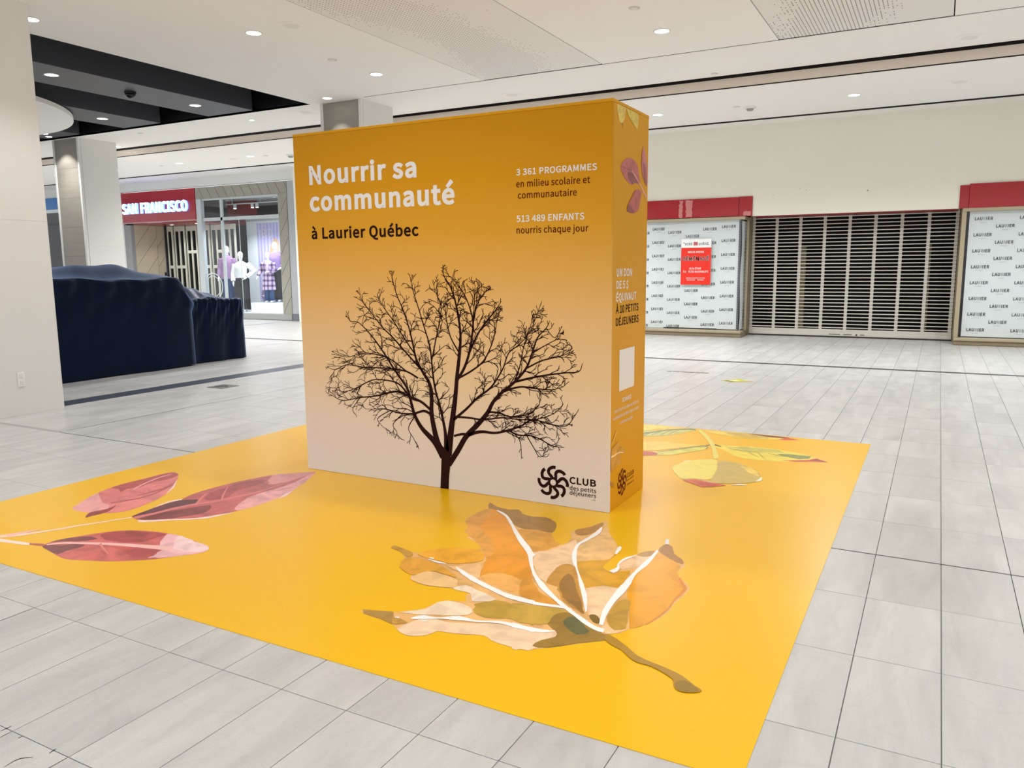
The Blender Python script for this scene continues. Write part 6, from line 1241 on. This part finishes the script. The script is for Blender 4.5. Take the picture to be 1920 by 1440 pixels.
# entrance recess: side wall, header soffit, folding glass doors
YD = 18.6
ent = thing('entrance_cladding', 'diagonal pale wood side wall of the shop entrance under the red sign', 'wall cladding', (-23.6, 18, 0))
for k, (ya, yb) in enumerate(((YSF + .13, 18.25), (18.26, YD - .06))):
    for poly in diagonal_boards((ya, yb, .0, 3.04), math.radians(50), .42, .012):
        n = len(poly); mb = MB(); vs = [(-23.57, y, z) for y, z in poly] + [(-23.6, y, z) for y, z in poly]
        mb.add(vs, [tuple(range(n)), tuple(range(2 * n - 1, n - 1, -1))] + [(i, (i + 1) % n, n + (i + 1) % n, n + i) for i in range(n)])
        mb.build('cladding_board', mat('pale_wood', rgb(196, 184, 160), .55, noise=.08, scale=5), ent)
MB().bbox(-23.92, -23.60, YSF + .0, YD, .0, 2.97, .004).build('corner_pier', mat('pier_grey', rgb(150, 150, 152), .5), ent)
MB().bbox(-23.6, -20.43, YSF + .125, YD + .1, 2.975, 3.018, .003).build('soffit', mat('soffit_red', rgb(150, 44, 48), .25), ent)
for _x, _lab in ((-22.4, 'left downlight under the red shop sign soffit'), (-21.2, 'right downlight under the red shop sign soffit')): downlight(_x, 17.95, 2.975, _lab, .06, 45, 130, .6)
door_frame = mat('door_frame_white', rgb(214, 214, 200), .4); dglass = glass('door_glass', (.55, .6, .6, 1))
xk = -23.45; k = 0; wdt = .28
for k in range(14):
    x0 = -23.5 + k * .30
    if x0 > -20.42: break
    lf = thing('folding_door_leaf', '%s narrow white framed glass door leaf counted from the wood wall' % ['first', 'second', 'third', 'fourth', 'fifth', 'sixth', 'seventh', 'eighth', 'ninth', 'tenth', 'eleventh', 'twelfth', 'thirteenth', 'fourteenth'][k], 'door', (x0, YD, 0), 'folding glass door leaves')
    yy = YD + (.05 if k % 2 else 0)
    zr = 1.6 if k % 5 < 3 else 2.1
    for xa, xb in ((x0 + .01, x0 + .06), (x0 + .225, x0 + .285)): MB().bbox(xa, xb, yy, yy + .05, .01, 2.97, .004).build('stile', door_frame, lf)
    for za, zb in ((.01, .16), (zr - .05, zr + .05), (2.8, 2.97)): MB().bbox(x0 + .06, x0 + .225, yy, yy + .05, za, zb, .004).build('rail', door_frame, lf)
    for za, zb in ((.16, zr - .05), (zr + .05, 2.8)): MB().box(x0 + .06, x0 + .225, yy + .02, yy + .028, za, zb).build('glass_pane', dglass, lf)
t = thing('door_lock_box', 'small black lock box beside the folding doors', 'lock', (-23.55, 18.5, 1.2))
MB().bbox(-23.568, -23.54, 18.47, 18.53, 1.25, 1.42, .004).build('lock_case', black_paint, t); MB().cyl((-23.54, 18.5, 1.3), .015, .01, 12, 'x').build('lock_cylinder', trim_metal, t)
# shop interior
struct(MB().box(-24, -16.6, 21.4, 21.5, 0, 4.0).build('wall_boutique', mat('boutique_dark', rgb(44, 46, 50), .7)), 'dark back wall of the clothes shop', 'wall')
struct(MB().box(-24, -16.6, YSF + .1, 21.5, 3.78, 3.82).build('ceiling_boutique', mat('boutique_ceiling', rgb(190, 194, 194), .8)), 'ceiling of the clothes shop', 'ceiling')
struct(MB().box(-16.7, -16.6, YSF + .09, 21.5, 0, 3.8).build('wall_boutique_side', mat('boutique_white', rgb(226, 232, 236), .7)), 'white right side wall of the clothes shop', 'wall')
struct(MB().box(-23.7, -23.61, YD, 21.5, 0, 3.8).build('wall_boutique_end', mat('boutique_dark2', rgb(60, 60, 62), .7)), 'left side wall of the clothes shop', 'wall')
o = MB().bbox(-20.1, -16.7, YSF + .1, 19.35, .003, .165, .006).build('display_platform', mat('platform_white', rgb(232, 238, 240), .5)); tag(o, 'low white platform carrying the mannequins', 'platform')
bk = thing('display_back_panel', 'white display back wall carrying the lilac poster', 'partition', (-18.4, 19.2, .165))
MB().bbox(-20.22, -16.72, 19.1, 19.2, .165, 3.05, .006).build('panel_board', MATS['boutique_white'], bk)
MB().bbox(-20.22, -16.72, 19.08, 19.2, 3.05, 3.14, .006).build('panel_cap', alu, bk)
plinth = MB().bbox(-19.15, -16.75, 18.1, 19.08, .166, .45, .008).build('display_plinth', MATS['platform_white']); tag(plinth, 'raised white plinth under the plaid mannequin', 'plinth')
rp = MB().bbox(-21.6, -20.3, 19.6, 19.7, 3.0, 3.778, .006).build('interior_sign_panel', mat('interior_red', rgb(168, 26, 34), .3)); tag(rp, 'red panel seen high inside the shop window', 'panel')
tr_ = thing('track_light', 'white track with spotlights above the mannequins', 'track light', (-18.4, 18.0, 3.7))
MB().bbox(-19.9, -17.1, 17.98, 18.02, 3.5, 3.53, .004).build('track', alu, tr_)
for x in (-19.6, -18.4, -17.3): MB().cyl((x, 18.0, 3.53), .01, .25, 8).build('hanger_rod', alu, tr_)
for x in (-19.5, -18.75, -18.55, -17.4):
    hd = MB().cyl((x, 18.0, 3.38), .05, .12, 16).build('spot_head', alu, tr_)
    MB().cyl((x, 18.0, 3.372), .042, .006, 16).build('spot_lens', lamp_lens, hd)
for x in (-19.5, -18.4, -17.4):
    l = lamp(tr_, (x, 18.0, 3.35), 170, 120, .6, .05, (.92, .97, 1))
cl = thing('clothes_rail', 'dim rail of dark clothes inside the shop', 'clothes rail', (-20.9, 20.3, 0))
MB().limb([((-22.3, 20.4, 1.9), .015), ((-20.3, 20.4, 1.9), .015)], 8).build('rail', trim_metal, cl)
for x in (-22.3, -20.3): MB().limb([((x, 20.4, .01), .015), ((x, 20.4, 1.9), .015)], 8).build('upright', trim_metal, cl)
for k in range(12):
    x = -22.2 + k * .16; cc = [(54, 58, 78), (30, 32, 40), (90, 70, 110), (60, 90, 120)][k % 4]
    MB().loft([((x, 20.4, 1.85), .03, .06), ((x, 20.4, 1.8), .05, .2), ((x, 20.4, 1.3), .05, .22), ((x, 20.4, .8), .06, .24)], 12).build('garment', mat('garment_%d' % (k % 4), rgb(*cc), .8), cl)

# lilac poster on the display wall
PX0, PX1, PZ0, PZ1 = -19.74, -18.5, .46, 2.98; YPp = 19.095
pos2 = thing('poster', 'tall lilac fashion poster with white lettering behind the mannequins', 'poster', (-19.1, 19.09, .46))
lil = bpy.data.materials.new('lilac_curtain_print'); lil.use_nodes = True; nt = lil.node_tree; b = nt.nodes['Principled BSDF']; b.inputs['Roughness'].default_value = .6
geo = nt.nodes.new('ShaderNodeNewGeometry'); wv = nt.nodes.new('ShaderNodeTexWave'); wv.inputs['Scale'].default_value = 2.2; wv.inputs['Distortion'].default_value = 2.5; wv.inputs['Detail'].default_value = 1
mp = nt.nodes.new('ShaderNodeMapping'); mp.inputs['Scale'].default_value = (1, 0, .05); nt.links.new(geo.outputs['Position'], mp.inputs['Vector']); nt.links.new(mp.outputs[0], wv.inputs['Vector'])
r = nt.nodes.new('ShaderNodeValToRGB'); e = r.color_ramp.elements; e[0].color = rgb(168, 168, 226); e[1].color = rgb(214, 206, 238); nt.links.new(wv.outputs['Fac'], r.inputs[0]); nt.links.new(r.outputs[0], b.inputs['Base Color'])
MB().bbox(PX0, PX1, YPp - .008, YPp, PZ0, PZ1, .002).build('poster_sheet', lil, pos2)
def pp(pts, c, name, k): 
    mb = MB(); w = smooth_loop([(PX0 + (PX1 - PX0) * u, PZ0 + (PZ1 - PZ0) * v) for u, v in pts], 3); fill(mb, [(x, YPp - .0085 - k * .0004, z) for x, z in w]); mb.build(name, print_mat(c, .08, 9), pos2)
lettering('véro', Vector((PX0 + .04, YPp - .0095, 2.52)), FXd, FZd, .62, .36, ink_white, pos2, -5)
pp([(.42, .58), (.48, .72), (.58, .79), (.68, .80), (.76, .74), (.74, .64), (.66, .58), (.54, .55)], (214, 176, 140), 'printed_hair', 0)
pp([(.56, .66), (.62, .75), (.72, .75), (.77, .68), (.73, .62), (.63, .61)], (232, 190, 164), 'printed_face', 1)
pp([(.3, .3), (.36, .55), (.5, .6), (.7, .58), (.95, .62), (1.0, .45), (1.0, .3)], (176, 140, 186), 'printed_coat', 0)
pp([(.1, .0), (.14, .22), (.3, .38), (.6, .36), (.95, .3), (1.0, .0)], (138, 116, 150), 'printed_coat', 1)
for u in (.2, .34, .5, .66, .82): pp([(u, .01), (u + .02, .30), (u + .06, .30), (u + .05, .01)], (92, 76, 112), 'printed_stripe', 2)
for v in (.06, .14, .22): pp([(.13, v), (.9, v), (.9, v + .02), (.13, v + .02)], (214, 200, 216), 'printed_stripe', 3)
pp([(.28, .0), (.3, .14), (.55, .16), (.6, .0)], (44, 88, 132), 'printed_jeans', 4)

# mannequins
skin_white = mat('mannequin_white', rgb(236, 238, 238), .35)
def remesh(mb, name, m, parent, vox=.014, it=4):
    o = mb.build(name, m, parent); o.parent = None
    rm = o.modifiers.new('r', 'REMESH'); rm.mode = 'VOXEL'; rm.voxel_size = vox; rm.use_smooth_shade = True
    sm = o.modifiers.new('s', 'SMOOTH'); sm.iterations = it; sm.factor = .5
    bpy.context.view_layer.update(); dg = bpy.context.evaluated_depsgraph_get()
    me = bpy.data.meshes.new_from_object(o.evaluated_get(dg)); old = o.data; o.modifiers.clear(); o.data = me; bpy.data.meshes.remove(old)
    for p_ in me.polygons: p_.use_smooth = True
    o.parent = parent; o.matrix_parent_inverse = Matrix(); return o
def mannequin(loc, rz, H, label, arms, legs_wide=.0, clothes=()):
    t = thing('mannequin', label, 'mannequin', loc, 'mannequins in the shop window'); t.rotation_euler = (0, 0, rz); t.scale = (H / 1.8,) * 3
    mb = MB()
    mb.loft([((0, -.01, 1.50), .045, .05), ((0, -.01, 1.55), .05, .055), ((0, -.02, 1.585), .058, .075), ((0, -.02, 1.64), .073, .092), ((0, -.015, 1.70), .076, .098), ((0, -.01, 1.755), .064, .085), ((0, -.01, 1.79), .035, .045), ((0, -.01, 1.8), .008, .01)], 16)
    mb.loft([((0, -.115, 1.655), .012, .012), ((0, -.118, 1.67), .014, .02), ((0, -.105, 1.70), .009, .014)], 8)          # nose
    mb.loft([((0, 0, .90), .15, .10), ((0, 0, 1.0), .15, .105), ((0, 0, 1.1), .115, .085), ((0, 0, 1.2), .125, .09), ((0, -.015, 1.3), .15, .105), ((0, 0, 1.4), .165, .09), ((0, 0, 1.46), .12, .07), ((0, -.005, 1.5), .05, .05), ((0, -.01, 1.56), .045, .048)], 18)
    for s in (-1, 1):
        mb.limb([((s * .085, 0, .95), .085), ((s * .09, -.01, .75), .08), ((s * .09, -.015, .5), .055), ((s * .09, .0, .35), .052), ((s * .09, .01, .1), .033), ((s * .09, .01, .05), .034)], 12)
        mb.limb([((s * .09, .045, .035), .03), ((s * .09, -.03, .045), .036), ((s * .095, -.11, .025), .034), ((s * .095, -.16, .018), .018)], 10)
    for s, A in zip((-1, 1), arms):
        sh_, el, wr = [Vector(p) for p in A]; hd = wr + (wr - el).normalized() * .09
        mb.limb([(sh_, .05), (sh_.lerp(el, .5), .042), (el, .036), (el.lerp(wr, .4), .036), (wr, .024)], 10)
        mb.limb([(wr, .024), (wr.lerp(hd, .5), .036), (hd, .03)], 10)
        d = (wr - el).normalized(); u = d.cross(Vector((0, 1, 0))).normalized() if abs(d.y) < .9 else Vector((1, 0, 0)); w_ = d.cross(u)
        for f in range(4):
            q0 = hd + w_ * (-.027 + .018 * f); q1 = q0 + d * .04; q2 = q1 + d * (.028 + .006 * (f in (1, 2))) - u * .012 * s
            mb.limb([(q0, .011), (q1, .0105), (q2, .008)], 8)
        q0 = wr + d * .03 - w_ * .03; mb.limb([(q0, .012), (q0 + d * .035 - w_ * .022, .011), (q0 + d * .065 - w_ * .024, .008)], 8)
    remesh(mb, 'body', skin_white, t, .012, 5)
    for nm, fn, m in clothes:
        mb = MB(); fn(mb, arms); remesh(mb, nm, m, t, .014, 4)
    return t
def top_garment(hem, flare, thick, sleeve_t=1.0):
    def f(mb, arms):
        mb.loft([((0, 0, hem), .165 + flare, .125 + flare * .7), ((0, 0, (hem + 1.1) / 2), .16 + flare * .6, .115 + flare * .5), ((0, 0, 1.1), .14 + thick + flare * .3, .105 + thick), ((0, -.01, 1.3), .165 + thick, .115 + thick), ((0, 0, 1.4), .175 + thick, .1 + thick), ((0, 0, 1.465), .125 + thick, .08 + thick), ((0, -.005, 1.50), .065, .062)], 20)
        for A in arms:
            a, e, w = [Vector(p) for p in A]; k = thick
            mb.limb([(a + Vector((0, 0, .01)), .06 + k), (a.lerp(e, .5), .056 + k), (e, .052 + k), (e.lerp(w, .5), .05 + k), (e.lerp(w, .95), (.036 + k) * sleeve_t)], 12)
    return f
def trousers(r_hip, r_knee, r_hem, hem=.07):
    def f(mb, arms):
        mb.loft([((0, 0, .84), .16, .115), ((0, 0, .95), .165, .118), ((0, 0, 1.08), .13, .1)], 18)
        for s in (-1, 1): mb.limb([((s * .085, 0, .97), r_hip), ((s * .09, -.005, .72), r_hip * .98), ((s * .093, -.01, .5), r_knee), ((s * .095, 0, hem), r_hem)], 14)
    return f
def long_coat(mb, arms):
    top_garment(.45, .09, .022)(mb, arms)
def collar(mb, arms):
    mb.loft([((0, -.005, 1.455), .1, .08), ((0, -.01, 1.5), .075, .07), ((0, -.01, 1.53), .068, .066)], 16)
def scarf(mb, arms):
    mb.loft([((0, -.03, 1.4), .11, .1), ((0, -.02, 1.46), .1, .09), ((0, -.01, 1.53), .068, .066)], 16); mb.limb([((.02, -.12, 1.44), .05), ((.03, -.14, 1.25), .055), ((.02, -.15, 1.1), .04)], 10)
lilac = mat('lilac_cloth', rgb(168, 136, 178), .8, noise=.06, scale=30); lilac2 = mat('lilac_blouse', rgb(158, 132, 190), .8, noise=.06, scale=30)
wcloth = mat('white_blouse', rgb(238, 240, 242), .8); bcloth = mat('black_trousers', rgb(22, 26, 32), .8); jeans = mat('blue_jeans', rgb(28, 66, 118), .8, noise=.1, scale=40)
dkshirt = mat('dark_purple_shirt', rgb(52, 30, 66), .8)
def plaid():
    m = bpy.data.materials.new('plaid_cloth'); m.use_nodes = True; nt = m.node_tree; b = nt.nodes['Principled BSDF']; b.inputs['Roughness'].default_value = .85
    tc = nt.nodes.new('ShaderNodeTexCoord'); sp = nt.nodes.new('ShaderNodeSeparateXYZ'); nt.links.new(tc.outputs['Object'], sp.inputs[0]); col = None
    outs = []
    for ax, f in (('X', 46), ('Z', 34)):
        mu = nt.nodes.new('ShaderNodeMath'); mu.operation = 'MULTIPLY'; mu.inputs[1].default_value = f; nt.links.new(sp.outputs[ax], mu.inputs[0])
        si = nt.nodes.new('ShaderNodeMath'); si.operation = 'SINE'; nt.links.new(mu.outputs[0], si.inputs[0])
        gt = nt.nodes.new('ShaderNodeMath'); gt.operation = 'GREATER_THAN'; gt.inputs[1].default_value = .25; nt.links.new(si.outputs[0], gt.inputs[0]); outs.append(gt)
    ad = nt.nodes.new('ShaderNodeMath'); ad.operation = 'ADD'; nt.links.new(outs[0].outputs[0], ad.inputs[0]); nt.links.new(outs[1].outputs[0], ad.inputs[1])
    hf = nt.nodes.new('ShaderNodeMath'); hf.operation = 'MULTIPLY'; hf.inputs[1].default_value = .5; nt.links.new(ad.outputs[0], hf.inputs[0])
    r = nt.nodes.new('ShaderNodeValToRGB'); r.color_ramp.interpolation = 'CONSTANT'; e = r.color_ramp.elements; e[0].color = rgb(206, 190, 214); e[1].position = .75; e[1].color = rgb(58, 48, 84); x = e.new(.3); x.color = rgb(140, 112, 160)
    nt.links.new(hf.outputs[0], r.inputs[0]); nt.links.new(r.outputs[0], b.inputs['Base Color']); return m
plaid_m = plaid()
down = (((-.19, 0, 1.41), (-.25, .02, 1.13), (-.27, -.05, .88)), ((.19, 0, 1.41), (.25, .02, 1.13), (.28, -.05, .88)))
hip = (((-.19, 0, 1.41), (-.26, .0, 1.14), (-.24, -.06, .9)), ((.19, 0, 1.41), (.42, .04, 1.2), (.2, -.07, 1.03)))
folded = (((-.19, 0, 1.41), (-.3, .04, 1.15), (-.36, -.08, .95)), ((.19, 0, 1.41), (.26, .0, 1.14), (.1, -.19, 1.1)))
face = math.radians(22)
mannequin((-20.2, 18.2, .352), face, 1.9, 'white mannequin in a lilac overshirt and blue jeans', down, clothes=[('shirt', top_garment(.92, .0, .006), dkshirt), ('overshirt', top_garment(.80, .06, .026), lilac), ('collar', collar, lilac), ('jeans', trousers(.098, .08, .085), jeans)])
st0 = MB().bbox(-20.55, -19.9, 17.95, 18.5, .166, .34, .006).build('display_plinth', MATS['platform_white']); tag(st0, 'low white plinth under the mannequin in the lilac overshirt', 'plinth')
mannequin((-19.6, 18.2, .178), face, 1.89, 'white mannequin in a white blouse and wide black trousers, hand on hip', hip, clothes=[('blouse', top_garment(1.0, .0, .024, 1.3), wcloth), ('trousers', trousers(.105, .12, .145), bcloth)])
mannequin((-18.58, 18.35, .462), face, 1.57, 'shorter white mannequin in a lilac plaid coat before the poster', folded, clothes=[('coat', long_coat, plaid_m), ('scarf', scarf, mat('scarf_lilac', rgb(206, 186, 220), .9)), ('jeans', trousers(.098, .085, .085), jeans)])
mannequin((-18.70, 18.8, .462), face, 1.9, 'white mannequin in a lilac blouse and black trousers at the window edge', hip, clothes=[('blouse', top_garment(.98, .01, .024, 1.2), lilac2), ('trousers', trousers(.1, .1, .1), bcloth)])

# ================================================================== SHOP AT THE FAR LEFT
t = thing('shop_sign', 'plain bright blue sign band of the shop at the far left', 'sign', (-28, YSF, 3.6))
MB().bbox(-30.8, -26.45, YSF - .04, YSF + .1, 3.64, 4.03, .004).build('sign_panel', mat('sign_blue', rgb(0, 112, 188), .3), t)
MB().bbox(-30.8, -26.45, YSF - .03, YSF + .1, 3.52, 3.64, .004).build('sign_edge', alu, t)
w4 = bpy.data.objects.new('window_4', None); COL.objects.link(w4); w4.location = (-28.6, YSF, 0); struct(w4, 'dark shop window under the blue sign', 'window')
MB().box(-30.8, -26.45, YSF + .03, YSF + .04, .1, 3.52).build('glass_pane', window_glass, w4)
for x in (-30.8, -29.3, -26.5): MB().bbox(x, x + .06, YSF, YSF + .08, 0, 3.52, .004).build('post', mat('dark_frame', rgb(40, 44, 52), .4), w4)
MB().bbox(-30.8, -26.45, YSF, YSF + .08, 0, .1, .004).build('bottom_rail', mat('dark_frame', rgb(40, 44, 52), .4), w4)
MB().bbox(-30.8, -26.45, YSF, YSF + .08, 3.12, 3.2, .004).build('transom', mat('dark_frame', rgb(40, 44, 52), .4), w4)
struct(MB().box(-30.9, -26.4, 19.9, 20, 0, 4).build('wall_game_shop', mat('navy_dark', rgb(16, 20, 40), .8)), 'dark back wall of the shop at far left', 'wall')
for _x in (-30.95, -26.4): struct(MB().box(_x, _x + .08, YSF + .11, 20, 0, 3.6).build('wall_game_shop_side', MATS['navy_dark']), 'dark side wall of the shop at far left', 'wall')
struct(MB().box(-30.9, -26.3, YSF + .1, 20, 3.6, 3.64).build('ceiling_game_shop', MATS['navy_dark']), 'dark ceiling of the shop at far left', 'ceiling')
rk = thing('display_rack', 'dark rack of small goods behind the far left window', 'rack', (-28, 18.6, 0))
MB().bbox(-29.6, -26.6, 18.8, 18.9, .0, 2.4, .01).build('rack_back', mat('rack_navy', rgb(14, 20, 56), .6), rk)
rr = random.Random(4)
for k in range(18):
    x = -28.6 + (k % 6) * .3; z = .7 + (k // 6) * .5
    MB().bbox(x, x + .2, 18.7, 18.8, z, z + .3, .008).build('boxed_good', mat('good_%d' % (k % 5), rgb(*[(22, 40, 120), (30, 70, 80), (214, 196, 30), (20, 24, 40), (40, 60, 150)][k % 5]), .6), rk)
